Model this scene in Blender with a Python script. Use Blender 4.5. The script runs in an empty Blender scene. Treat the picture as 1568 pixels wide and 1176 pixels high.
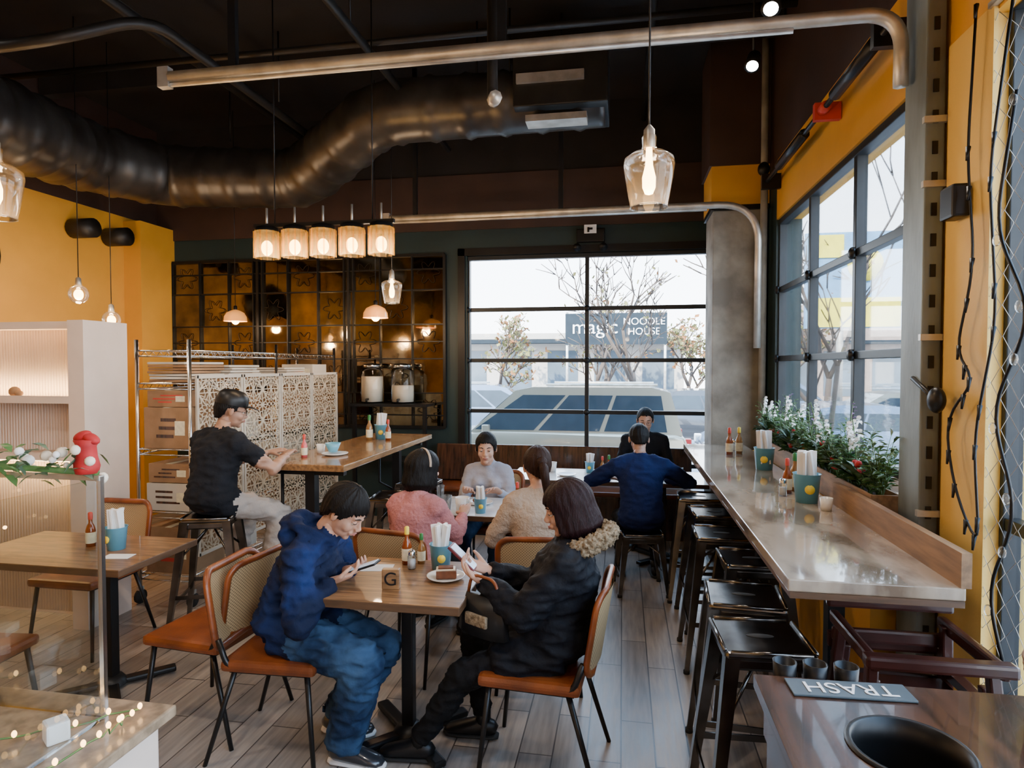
import bpy, bmesh, math, random
from mathutils import Vector, Matrix, Euler, noise
random.seed(4)
V=Vector
PI=math.pi
def rad(a): return math.radians(a)

# ---------------------------------------------------------------- materials
def mth(nt,op,a,b=None):
    n=nt.nodes.new('ShaderNodeMath'); n.operation=op
    for i,x in enumerate((a,b)):
        if x is None: continue
        if isinstance(x,(int,float)): n.inputs[i].default_value=x
        else: nt.links.new(x,n.inputs[i])
    return n.outputs[0]
def M(name,col,rough=.5,metal=0,col2=None,var=.15,scale=6,stretch=(1,1,1),bump=.0,bscale=60,emit=0,coat=0,alpha=1,sheen=0,lo=.35,hi=.65,rvar=0,bstretch=None,trans=0,bdist=.01,spec=.5):
    m=bpy.data.materials.new(name); m.use_nodes=True; nt=m.node_tree
    p=nt.nodes['Principled BSDF']
    tc=nt.nodes.new('ShaderNodeTexCoord'); mp=nt.nodes.new('ShaderNodeMapping'); mp.inputs['Scale'].default_value=stretch
    nt.links.new(tc.outputs['Object'],mp.inputs['Vector'])
    nz=nt.nodes.new('ShaderNodeTexNoise'); nz.inputs['Scale'].default_value=scale; nz.inputs['Detail'].default_value=5
    nt.links.new(mp.outputs[0],nz.inputs['Vector'])
    cr=nt.nodes.new('ShaderNodeValToRGB')
    c2=col2 if col2 else tuple(c*(1-var) for c in col)
    cr.color_ramp.elements[0].position=lo; cr.color_ramp.elements[1].position=hi
    cr.color_ramp.elements[0].color=(*c2,1); cr.color_ramp.elements[1].color=(*col,1)
    nt.links.new(nz.outputs['Fac'],cr.inputs[0]); nt.links.new(cr.outputs[0],p.inputs['Base Color'])
    p.inputs['Roughness'].default_value=rough; p.inputs['Metallic'].default_value=metal
    p.inputs['Specular IOR Level'].default_value=spec
    p.inputs['Coat Weight'].default_value=coat
    p.inputs['Sheen Weight'].default_value=sheen
    p.inputs['Transmission Weight'].default_value=trans
    if rvar:
        r=mth(nt,'ADD',mth(nt,'MULTIPLY',nz.outputs['Fac'],rvar),rough-rvar/2); nt.links.new(r,p.inputs['Roughness'])
    if bump:
        b=nt.nodes.new('ShaderNodeBump'); b.inputs['Strength'].default_value=bump; b.inputs['Distance'].default_value=bdist
        n2=nt.nodes.new('ShaderNodeTexNoise'); n2.inputs['Scale'].default_value=bscale; n2.inputs['Detail'].default_value=4
        m2=nt.nodes.new('ShaderNodeMapping'); m2.inputs['Scale'].default_value=bstretch or stretch
        nt.links.new(tc.outputs['Object'],m2.inputs['Vector']); nt.links.new(m2.outputs[0],n2.inputs['Vector'])
        nt.links.new(n2.outputs['Fac'],b.inputs['Height']); nt.links.new(b.outputs[0],p.inputs['Normal'])
    if emit:
        nt.links.new(cr.outputs[0],p.inputs['Emission Color']); p.inputs['Emission Strength'].default_value=emit
    return m
def glass(name,tint=(.97,.98,.98),gl=.6,rough=.02,blend=.15,transl=0,tcol=None):
    m=bpy.data.materials.new(name); m.use_nodes=True; nt=m.node_tree
    nt.nodes.remove(nt.nodes['Principled BSDF'])
    out=nt.nodes['Material Output']; mx=nt.nodes.new('ShaderNodeMixShader')
    t=nt.nodes.new('ShaderNodeBsdfTransparent'); g=nt.nodes.new('ShaderNodeBsdfGlossy'); lw=nt.nodes.new('ShaderNodeLayerWeight')
    t.inputs[0].default_value=(*tint,1); g.inputs['Roughness'].default_value=rough
    lw.inputs[0].default_value=blend
    nz=nt.nodes.new('ShaderNodeTexNoise'); nz.inputs['Scale'].default_value=3
    f=mth(nt,'MULTIPLY',lw.outputs['Fresnel'],mth(nt,'ADD',gl-.05,mth(nt,'MULTIPLY',nz.outputs['Fac'],.1)))
    base=t.outputs[0]
    if transl:
        tr=nt.nodes.new('ShaderNodeBsdfTranslucent'); tr.inputs[0].default_value=(*(tcol or tint),1); m2=nt.nodes.new('ShaderNodeMixShader'); m2.inputs[0].default_value=transl
        nt.links.new(t.outputs[0],m2.inputs[1]); nt.links.new(tr.outputs[0],m2.inputs[2]); base=m2.outputs[0]
    nt.links.new(f,mx.inputs[0]); nt.links.new(base,mx.inputs[1]); nt.links.new(g.outputs[0],mx.inputs[2]); nt.links.new(mx.outputs[0],out.inputs[0])
    return m

mGreen=M('teal_paint',(.010,.032,.034),.5,var=.25,scale=2,bump=.05)
mYellow=M('yellow_paint',(.72,.36,.04),.55,var=.12,scale=2,bump=.08,bscale=90)
mYellowLit=M('daylit_yellow_paint',(.80,.52,.13),.55,var=.1,scale=2,bump=.08,bscale=90)  # yellow paint with the daylight on the pillar mixed into its colour
mBrown=M('brown_beam_paint',(.05,.024,.016),.6,var=.3,scale=3,bump=.1)
mCeil=M('dark_ceiling',(.014,.010,.008),.85,var=.4,scale=3,bump=.1)
mBlack=M('black_metal',(.012,.012,.013),.4,.4,var=.2)
mFrame=M('window_frame_black',(.02,.025,.03),.4,.3,var=.2)
mConc=M('concrete',(.33,.31,.26),.85,col2=(.17,.155,.13),scale=4,bump=.4,bscale=25)
mGalv=M('galvanized_steel',(.62,.6,.55),.42,.7,col2=(.42,.39,.34),scale=9,bump=.05)
mSteelCol=M('painted_steel',(.22,.27,.29),.5,.3,col2=(.10,.11,.11),scale=5,bump=.1,stretch=(1,1,.3))
mDuct=M('duct_metal',(.115,.108,.098),.36,.75,col2=(.055,.05,.047),scale=3,bump=.05,rvar=.15)
mPipeD=M('dark_pipe',(.035,.032,.029),.45,.5,var=.3)
mChrome=M('chrome_wire',(.75,.75,.74),.2,1,var=.1)
mGun=M('gunmetal',(.24,.225,.21),.22,1,col2=(.11,.1,.095),scale=7,rvar=.12)
mBlackTube=M('black_tube',(.02,.018,.017),.35,.5,var=.2)
mLeather=M('cognac_leather',(.25,.06,.012),.36,col2=(.13,.03,.007),scale=7,bump=.15,bscale=160,coat=.1)
mWoodT=M('table_wood',(.30,.155,.065),.33,col2=(.12,.06,.026),scale=5,stretch=(1,9,9),bump=.08,bscale=30,coat=.2)
mWoodBar=M('bar_wood',(.34,.175,.07),.22,col2=(.17,.085,.035),scale=5,stretch=(9,1,9),bump=.06,bscale=30,coat=.4)
mWoodEdge=M('wood_edge',(.11,.055,.025),.5,var=.4,scale=6,stretch=(1,1,8))
mDarkWood=M('dark_stained_wood',(.085,.034,.018),.24,col2=(.02,.010,.007),scale=4,stretch=(9,1,1),coat=.35)
mHigh=M('mahogany',(.045,.011,.008),.3,var=.4,scale=6,stretch=(1,1,6),coat=.2)
mStone=M('polished_stone_counter',(.40,.325,.245),.10,col2=(.17,.125,.09),scale=3.2,stretch=(1.8,.8,1),coat=.5,lo=.40,hi=.56)
mWhite=M('white_ceramic',(.8,.79,.76),.2,var=.04,coat=.4)
mPaper=M('paper_white',(.85,.84,.82),.8,var=.05)
mMarble=M('white_tabletop',(.74,.73,.71),.2,col2=(.55,.54,.54),scale=4,coat=.3)
mBlue=M('blue_enamel',(.13,.40,.55),.35,var=.15,coat=.3)
mYel=M('yellow_print',(.9,.65,.05),.5,var=.1)
mCard=M('cardboard',(.34,.19,.095),.8,col2=(.25,.14,.065),scale=8)
mWhiteBox=M('white_carton',(.55,.50,.42),.7,var=.1)
mRed=M('red_fabric',(.45,.012,.015),.7,var=.3,scale=20)
mRedPaint=M('red_paint',(.6,.05,.03),.5)
mCaneW=M('white_ribbed_panel',(.68,.56,.48),.6,var=.08)
mLeaf=M('leaf_green',(.06,.15,.035),.5,col2=(.1,.2,.06),scale=20)
mLeafD=M('leaf_sage',(.15,.22,.14),.6,col2=(.07,.13,.07),scale=20)
mLeafDark=M('leaf_dark',(.015,.06,.02),.35,col2=(.03,.09,.03),scale=20)
mLeafRed=M('leaf_rust',(.30,.12,.05),.8,col2=(.22,.13,.06),scale=5,spec=.1)
mLeafOl=M('leaf_olive',(.22,.19,.09),.8,col2=(.15,.16,.06),scale=5,spec=.1)
mBark=M('bark',(.10,.075,.06),.9,var=.3,bump=.3)
mBerry=M('purple_flower',(.25,.1,.3),.6,var=.3,scale=30)
mSoil=M('soil',(.05,.03,.02),.95,var=.3,bump=.3)
mPlantWood=M('planter_wood',(.30,.17,.08),.6,var=.4,scale=5,stretch=(8,1,8))
mRubber=M('rubber',(.015,.015,.015),.8)
mSauce=M('hot_sauce',(.3,.06,.01),.15,var=.3,coat=.5)
mAmberGl=M('amber_sauce',(.35,.17,.05),.15,var=.3,coat=.5)
mGreenCap=M('green_cap',(.02,.2,.04),.4)
mLabel=M('label_cream',(.8,.72,.5),.6,var=.2,scale=40)
mBulb=M('bulb_glow',(1,.58,.22),.5,var=.02,emit=20)
mBulbS=M('fairy_bulb',(1,.55,.2),.5,var=.02,emit=9)
mLED=M('led_strip',(1,.72,.38),.5,var=.02,emit=10)
mSpot=M('spot_lens',(1,.93,.85),.5,var=.01,emit=22)
mGlass=glass('window_glass')
mPend=glass('pendant_glass',(.97,.94,.90),.75,.03,.32,.03,(1,.8,.55))
mShade=glass('ribbed_shade_glass',(.96,.82,.5),.5,.12,.3,.16,(1,.76,.36))
mCase=glass('case_glass',(.93,.95,.95),.8,.02,.2)
mClear=glass('clear_cup',(.9,.92,.93),.8,.05,.3)
mAmb=M('amber_dome_glass',(.85,.34,.08),.2,var=.3,emit=1.1,coat=.5)
mMirror=M('antique_amber_mirror',(.27,.21,.125),.06,1,col2=(.10,.075,.045),scale=4,bump=.04,bscale=9,rvar=.1,lo=.33,hi=.70)
mEtch=M('etched_pattern',(.05,.03,.015),.4,.6,var=.3)
mCake=M('cake_brown',(.2,.07,.03),.7,var=.4,scale=30)
mCream=M('cream',(.85,.75,.6),.6)
mScreen=M('phone_screen',(.5,.6,.75),.2,var=.2,scale=20,emit=.5)
mPhone=M('phone_case_red',(.12,.01,.015),.4)
mAsph=M('asphalt',(.42,.42,.43),.9,var=.2,scale=2,bump=.2)
mWalk=M('sidewalk',(.6,.58,.55),.9,var=.15,scale=2)
mBld=M('building_stucco',(.5,.47,.43),.9,var=.1,scale=1)
mBldW=M('building_window',(.12,.16,.2),.15,var=.3,scale=1)
mBan=M('banner_gray',(.025,.035,.045),.8,spec=.1)
mSignB=M('sign_blue',(.15,.33,.55),.5)
mSignY=M('sign_yellow',(.75,.65,.06),.5)
mSilver=M('car_silver',(.36,.31,.23),.3,.5,var=.05,coat=.8)
mCarW=M('car_white',(.75,.76,.78),.3,.0,var=.04,coat=.8)
mCarB=M('car_blue_gray',(.13,.19,.28),.3,.4,var=.04,coat=.8)
mCarG=M('car_dark',(.04,.045,.055),.3,.4,var=.04,coat=.8)
mCarR=M('car_red',(.30,.03,.02),.3,.2,var=.04,coat=.8)
mCarGl=M('car_glass',(.03,.04,.05),.1,var=.2,coat=.3)
mTail=M('tail_light',(.5,.02,.02),.3)
mWire=M('gray_wire',(.35,.33,.3),.5,.6)
mSlate=M('slate_sign',(.07,.1,.12),.4,var=.2)
mPinkB=M('pink_bottle',(.7,.12,.12),.3)

# floor
def floor_mat():
    m=bpy.data.materials.new('wood_plank_tile'); m.use_nodes=True; nt=m.node_tree; p=nt.nodes['Principled BSDF']
    tc=nt.nodes.new('ShaderNodeTexCoord'); mp=nt.nodes.new('ShaderNodeMapping'); mp.inputs['Rotation'].default_value=(0,0,PI/2)
    nt.links.new(tc.outputs['Object'],mp.inputs['Vector'])
    b=nt.nodes.new('ShaderNodeTexBrick'); nt.links.new(mp.outputs[0],b.inputs['Vector'])
    b.inputs['Scale'].default_value=1; b.inputs['Brick Width'].default_value=.92; b.inputs['Row Height'].default_value=.152
    b.inputs['Mortar Size'].default_value=.0035; b.inputs['Color1'].default_value=(.36,.32,.28,1); b.inputs['Color2'].default_value=(.23,.205,.185,1)
    b.inputs['Mortar'].default_value=(.06,.05,.045,1); b.offset=.37
    m2=nt.nodes.new('ShaderNodeMapping'); m2.inputs['Scale'].default_value=(14,1.3,1); nt.links.new(tc.outputs['Object'],m2.inputs['Vector'])
    n=nt.nodes.new('ShaderNodeTexNoise'); n.inputs['Scale'].default_value=3; n.inputs['Detail'].default_value=6; nt.links.new(m2.outputs[0],n.inputs['Vector'])
    mx=nt.nodes.new('ShaderNodeMixRGB'); mx.blend_type='MULTIPLY'; mx.inputs[0].default_value=.7
    cr=nt.nodes.new('ShaderNodeValToRGB'); cr.color_ramp.elements[0].color=(.5,.5,.52,1); cr.color_ramp.elements[1].color=(1.15,1.1,1.05,1); cr.color_ramp.elements[0].position=.3; cr.color_ramp.elements[1].position=.7
    nt.links.new(n.outputs['Fac'],cr.inputs[0]); nt.links.new(b.outputs['Color'],mx.inputs[1]); nt.links.new(cr.outputs[0],mx.inputs[2])
    nt.links.new(mx.outputs[0],p.inputs['Base Color'])
    r=mth(nt,'ADD',mth(nt,'MULTIPLY',n.outputs['Fac'],.2),.22); nt.links.new(r,p.inputs['Roughness'])
    bp=nt.nodes.new('ShaderNodeBump'); bp.inputs['Strength'].default_value=.4; bp.inputs['Distance'].default_value=.003; bp.invert=True
    nt.links.new(b.outputs['Fac'],bp.inputs['Height']); nt.links.new(bp.outputs[0],p.inputs['Normal'])
    return m
mFloor=floor_mat()
def lattice_mat():
    m=bpy.data.materials.new('white_cut_lattice'); m.use_nodes=True; nt=m.node_tree; p=nt.nodes['Principled BSDF']
    p.inputs['Base Color'].default_value=(.52,.44,.32,1); p.inputs['Roughness'].default_value=.5
    tc=nt.nodes.new('ShaderNodeTexCoord'); s=nt.nodes.new('ShaderNodeSeparateXYZ'); nt.links.new(tc.outputs['Object'],s.inputs[0])
    C=.265
    u=mth(nt,'SUBTRACT',mth(nt,'FRACT',mth(nt,'ADD',mth(nt,'DIVIDE',s.outputs[1],C),0)),.5)
    v=mth(nt,'SUBTRACT',mth(nt,'FRACT',mth(nt,'DIVIDE',s.outputs[2],C)),.5)
    r=mth(nt,'SQRT',mth(nt,'ADD',mth(nt,'MULTIPLY',u,u),mth(nt,'MULTIPLY',v,v)))
    th=mth(nt,'ARCTAN2',v,u)
    def ring(n,base,amp,w,ph=0):
        c=mth(nt,'COSINE',mth(nt,'ADD',mth(nt,'MULTIPLY',th,n),ph))
        return mth(nt,'LESS_THAN',mth(nt,'ABSOLUTE',mth(nt,'SUBTRACT',r,mth(nt,'ADD',mth(nt,'MULTIPLY',c,amp),base))),w)
    parts=[ring(8,.40,.06,.022),ring(8,.27,-.07,.02),ring(6,.16,.05,.02),ring(12,.50,-.07,.02,.5),ring(4,.60,.06,.022,PI),mth(nt,'LESS_THAN',r,.05)]
    parts.append(mth(nt,'GREATER_THAN',mth(nt,'MAXIMUM',mth(nt,'ABSOLUTE',u),mth(nt,'ABSOLUTE',v)),.485))
    parts.append(mth(nt,'MULTIPLY',mth(nt,'GREATER_THAN',mth(nt,'ABSOLUTE',mth(nt,'COSINE',mth(nt,'MULTIPLY',th,4))),.975),mth(nt,'GREATER_THAN',r,.17)))
    al=parts[0]
    for q in parts[1:]: al=mth(nt,'MAXIMUM',al,q)
    nt.links.new(al,p.inputs['Alpha'])
    return m
mLattice=lattice_mat()
def cane_mat():
    m=bpy.data.materials.new('woven_cane'); m.use_nodes=True; nt=m.node_tree; p=nt.nodes['Principled BSDF']
    p.inputs['Roughness'].default_value=.55
    tc=nt.nodes.new('ShaderNodeTexCoord'); s=nt.nodes.new('ShaderNodeSeparateXYZ'); nt.links.new(tc.outputs['Object'],s.inputs[0])
    u=mth(nt,'SINE',mth(nt,'MULTIPLY',s.outputs[0],420)); v=mth(nt,'SINE',mth(nt,'MULTIPLY',s.outputs[2],420))
    f=mth(nt,'MULTIPLY',u,v)
    cr=nt.nodes.new('ShaderNodeValToRGB'); cr.color_ramp.elements[0].color=(.42,.29,.15,1); cr.color_ramp.elements[1].color=(.11,.065,.03,1)
    cr.color_ramp.elements[0].position=.35; cr.color_ramp.elements[1].position=.6
    nt.links.new(f,cr.inputs[0]); nt.links.new(cr.outputs[0],p.inputs['Base Color'])
    return m
mCane=cane_mat()

# ---------------------------------------------------------------- mesh builder
class MB:
    def __init__(s): s.v=[];s.f=[];s.m=[];s.s=[];s.mats=[]
    def mi(s,mat):
        if mat not in s.mats: s.mats.append(mat)
        return s.mats.index(mat)
    def add(s,vs,fs,mat,smooth=False,T=None):
        o=len(s.v); i=s.mi(mat)
        for v in vs:
            v=V(v); s.v.append(T@v if T else v)
        for f in fs: s.f.append([o+k for k in f]); s.m.append(i); s.s.append(smooth)
    def box(s,c,size,mat,rot=None,bev=0,T=None,taper=None):
        hx,hy,hz=[d/2 for d in size]
        R=Matrix.Identity(4)
        if rot: R=Euler([rad(a) for a in rot]).to_matrix().to_4x4()
        A=Matrix.Translation(V(c))@R
        if T: A=T@A
        if not bev:
            k=taper or 1
            vs=[(x*hx*(k if z>0 else 1),y*hy*(k if z>0 else 1),z*hz) for x in(-1,1) for y in(-1,1) for z in(-1,1)]
            s.add(vs,[[0,1,3,2],[4,6,7,5],[0,4,5,1],[2,3,7,6],[0,2,6,4],[1,5,7,3]],mat,False,A); return
        bm=bmesh.new()
        bmesh.ops.create_cube(bm,size=1)
        for v in bm.verts:
            k=1
            if taper and v.co.z>0: k=taper
            v.co=V((v.co.x*2*hx*k,v.co.y*2*hy*k,v.co.z*2*hz))
        if bev: bmesh.ops.bevel(bm,geom=bm.edges[:],offset=bev,segments=2,affect='EDGES',profile=.6)
        bm.verts.index_update()
        s.add([v.co.copy() for v in bm.verts],[[v.index for v in f.verts] for f in bm.faces],mat,False,A)
        bm.free()
    def box2(s,a,b,mat,bev=0):
        s.box([(a[i]+b[i])/2 for i in range(3)],[abs(b[i]-a[i]) for i in range(3)],mat,bev=bev)
    def tube(s,pts,r,mat,n=8,ref=None,smooth=True,closed=False,T=None,caps=True,off=0):
        pts=[V(p) for p in pts]; N=len(pts)
        if not isinstance(r,(list,)): r=[r]*N
        tang=[]
        for i in range(N):
            if closed: t=pts[(i+1)%N]-pts[i-1]
            else: t=pts[min(i+1,N-1)]-pts[max(i-1,0)]
            if t.length<1e-9: t=V((0,0,1))
            tang.append(t.normalized())
        X=None; vs=[]
        for i in range(N):
            t=tang[i]
            if ref is not None: x=V(ref)
            elif X is None: x=V((0,0,1)) if abs(t.z)<.9 else V((1,0,0))
            else: x=X
            x=x-t*x.dot(t)
            if x.length<1e-6: x=t.orthogonal()
            x.normalize(); X=x; y=t.cross(x)
            rr=r[i]; rx,ry=(rr if isinstance(rr,tuple) else (rr,rr))
            for k in range(n):
                a=2*PI*(k+off)/n
                vs.append(pts[i]+x*rx*math.cos(a)+y*ry*math.sin(a))
        fs=[]
        for i in range(N-1 if not closed else N):
            j=(i+1)%N
            for k in range(n):
                l=(k+1)%n; fs.append([i*n+k,i*n+l,j*n+l,j*n+k])
        if not closed and caps:
            fs.append([k for k in range(n)][::-1]); fs.append([(N-1)*n+k for k in range(n)])
        s.add(vs,fs,mat,smooth,T)
    def ell(s,c,r,mat,rot=None,nu=16,nv=10,T=None):
        if isinstance(r,(int,float)): r=(r,r,r)
        vs=[(0,0,r[2])];fs=[]
        for j in range(1,nv):
            a=PI*j/nv
            for i in range(nu):
                b=2*PI*i/nu; vs.append((r[0]*math.sin(a)*math.cos(b),r[1]*math.sin(a)*math.sin(b),r[2]*math.cos(a)))
        vs.append((0,0,-r[2])); L=len(vs)-1
        for i in range(nu):
            k=(i+1)%nu
            fs.append([0,1+i,1+k]); fs.append([L,1+(nv-2)*nu+k,1+(nv-2)*nu+i])
            for j in range(nv-2): fs.append([1+j*nu+i,1+(j+1)*nu+i,1+(j+1)*nu+k,1+j*nu+k])
        A=Matrix.Translation(V(c))
        if rot is not None:
            A=A@(rot if isinstance(rot,Matrix) else Euler([rad(a) for a in rot]).to_matrix().to_4x4())
        if T: A=T@A
        s.add(vs,fs,mat,True,A)
    def lathe(s,prof,mat,c=(0,0,0),n=24,T=None,smooth=True):
        vs=[];fs=[]
        for (r,z) in prof:
            for k in range(n):
                a=2*PI*k/n; vs.append((c[0]+r*math.cos(a),c[1]+r*math.sin(a),c[2]+z))
        for i in range(len(prof)-1):
            for k in range(n):
                l=(k+1)%n; fs.append([i*n+k,i*n+l,(i+1)*n+l,(i+1)*n+k])
        s.add(vs,fs,mat,smooth,T)
    def quad(s,pts,mat): s.add(pts,[list(range(len(pts)))],mat)
    def prism(s,poly,y0,y1,mat,T=None,bev=0,taper=0):
        n=len(poly); vs=[(p[0],y0,p[1]) for p in poly]+[(p[0],y1,p[1]) for p in poly]
        fs=[list(range(n)),list(range(2*n-1,n-1,-1))]+[[i,i+n,(i+1)%n+n,(i+1)%n] for i in range(n)]
        if bev:
            bm=bmesh.new(); bv=[bm.verts.new(v) for v in vs]
            for f in fs: bm.faces.new([bv[i] for i in f])
            bmesh.ops.bevel(bm,geom=bm.edges[:],offset=bev,segments=3,affect='EDGES',profile=.6)
            bm.verts.index_update(); vs=[v.co.copy() for v in bm.verts]; fs=[[v.index for v in f.verts] for f in bm.faces]; bm.free()
            s.add(vs,fs,mat,True,T)
        else: s.add(vs,fs,mat,False,T)
    def mesh(s,name):
        me=bpy.data.meshes.new(name); me.from_pydata([tuple(v) for v in s.v],[],s.f)
        for m in s.mats: me.materials.append(m)
        me.polygons.foreach_set('material_index',s.m); me.polygons.foreach_set('use_smooth',s.s)
        me.update(); return me
    def obj(s,name,loc=(0,0,0),rz=0,parent=None,fixn=True):
        me=s.mesh(name)
        if fixn:
            bm=bmesh.new(); bm.from_mesh(me); bmesh.ops.recalc_face_normals(bm,faces=bm.faces); bm.to_mesh(me); bm.free()
        o=bpy.data.objects.new(name,me); bpy.context.collection.objects.link(o)
        o.location=loc; o.rotation_euler=(0,0,rad(rz))
        if parent: o.parent=parent
        return o
def fillet(pts,r,n=6):
    pts=[V(p) for p in pts]; out=[pts[0]]
    for i in range(1,len(pts)-1):
        a=(pts[i-1]-pts[i]); b=(pts[i+1]-pts[i]); d=min(r,a.length*.49,b.length*.49)
        p=pts[i]+a.normalized()*d; q=pts[i]+b.normalized()*d
        for k in range(n+1):
            t=k/n; out.append(p*(1-t)**2+pts[i]*2*t*(1-t)+q*t*t)
    out.append(pts[-1]); return out
def empty(name,loc=(0,0,0),rz=0):
    e=bpy.data.objects.new(name,None); bpy.context.collection.objects.link(e); e.location=loc; e.rotation_euler=(0,0,rad(rz)); e.empty_display_size=.1; return e
def light(kind,name,loc,power,col=(1,.72,.45),parent=None,size=.05,**kw):
    l=bpy.data.lights.new(name,kind); l.energy=power; l.color=col
    if kind in('POINT','SPOT'): l.shadow_soft_size=size
    for k,v in kw.items(): setattr(l,k,v)
    o=bpy.data.objects.new(name,l); bpy.context.collection.objects.link(o); o.location=loc
    if parent: o.parent=parent
    return o
def text_mesh(txt,size,mat,name,T,parent=None,ext=.002):
    cu=bpy.data.curves.new(name,'FONT'); cu.body=txt; cu.size=size; cu.extrude=ext; cu.align_x='CENTER'; cu.align_y='CENTER'
    o=bpy.data.objects.new(name,cu); bpy.context.collection.objects.link(o)
    dg=bpy.context.evaluated_depsgraph_get(); me=bpy.data.meshes.new_from_object(o.evaluated_get(dg))
    bpy.data.objects.remove(o); me.materials.clear(); me.materials.append(mat); me.transform(T)
    ob=bpy.data.objects.new(name,me); bpy.context.collection.objects.link(ob)
    if parent: ob.parent=parent
    return ob
def leafq(m,p,d,lw,mat,n=1):
    s=d.cross(V((0,0,1)))
    if s.length<1e-4: s=V((1,0,0))
    s=s.normalized()*lw; up=V((0,0,d.length*.12))
    m.add([p,p+d*.35+s+up,p+d*.7+s*.8+up*.6,p+d-up,p+d*.7-s*.8+up*.6,p+d*.35-s+up],[[0,1,2,3,4,5]],mat)

# ---------------------------------------------------------------- PEOPLE (built first: fewer objects in the depsgraph)
def remesh(mb,voxel,it,fac=.5):
    me=mb.mesh('tmp'); o=bpy.data.objects.new('tmp',me); bpy.context.collection.objects.link(o)
    bm=bmesh.new(); bm.from_mesh(me); bmesh.ops.recalc_face_normals(bm,faces=bm.faces); bm.to_mesh(me); bm.free()
    md=o.modifiers.new('r','REMESH'); md.mode='VOXEL'; md.voxel_size=voxel; md.use_smooth_shade=True
    if it: s=o.modifiers.new('s','SMOOTH'); s.iterations=it; s.factor=fac
    dg=bpy.context.evaluated_depsgraph_get(); r=bpy.data.meshes.new_from_object(o.evaluated_get(dg))
    bpy.data.objects.remove(o); return r
def addmesh(name,me,mats,parent):
    me.materials.clear()
    for m in mats: me.materials.append(m)
    o=bpy.data.objects.new(name,me); bpy.context.collection.objects.link(o); o.parent=parent; me.polygons.foreach_set('use_smooth',[True]*len(me.polygons)); return o
def ik(a,b,l1,l2,hint):
    d=b-a; L=d.length
    if L>(l1+l2)*.995: b=a+d.normalized()*(l1+l2)*.995; d=b-a; L=d.length
    x=(l1*l1-l2*l2+L*L)/(2*L); h=math.sqrt(max(0,l1*l1-x*x)); u=d.normalized(); p=hint-u*hint.dot(u); p.normalize()
    return a+u*x+p*h,b
def hand_mesh(W,f,nrm,t,curl,vox=.0038,sc=1.0):
    f=f.normalized(); t=(t-f*t.dot(f)).normalized(); n=(nrm-f*nrm.dot(f)-t*nrm.dot(t)).normalized(); m=MB(); k=sc
    m.tube([W-f*.02,W,W+f*.03*k,W+f*.07*k,W+f*.092*k],[(.024*k,.018*k),(.026*k,.018*k),(.036*k,.017*k),(.041*k,.014*k),(.036*k,.010*k)],mPaper,n=12,ref=t)
    for off,L in ((.029,.072),(.010,.08),(-.010,.074),(-.028,.058)):
        p=W+f*.082*k+t*off*k; pts=[p-f*.02]; a=0; r=[.0095*k]
        for j,fr in enumerate((.45,.3,.25)):
            pts.append(p); r.append((.0093-.0008*j)*k); a+=curl[j] ; d=(f*math.cos(a)+n*math.sin(a)+t*off*2); p=p+d.normalized()*L*fr*k
        pts.append(p); r.append(.006*k); m.tube(pts,r,mPaper,n=8); m.ell(p,.0065*k,mPaper,nu=8,nv=6)
    p=W+f*.02*k+t*.02*k; pts=[p,p+(f*.6+t*.75+n*.15)*.038*k]; pts.append(pts[-1]+(f*.85+t*.3+n*.45)*.032*k); pts.append(pts[-1]+(f*.9+n*.5-t*.1)*.024*k)
    m.tube(pts,[.014*k,.0115*k,.0098*k,.0075*k],mPaper,n=8); m.ell(pts[-1],.0078*k,mPaper,nu=8,nv=6)
    return remesh(m,vox,2,.4)
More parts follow.
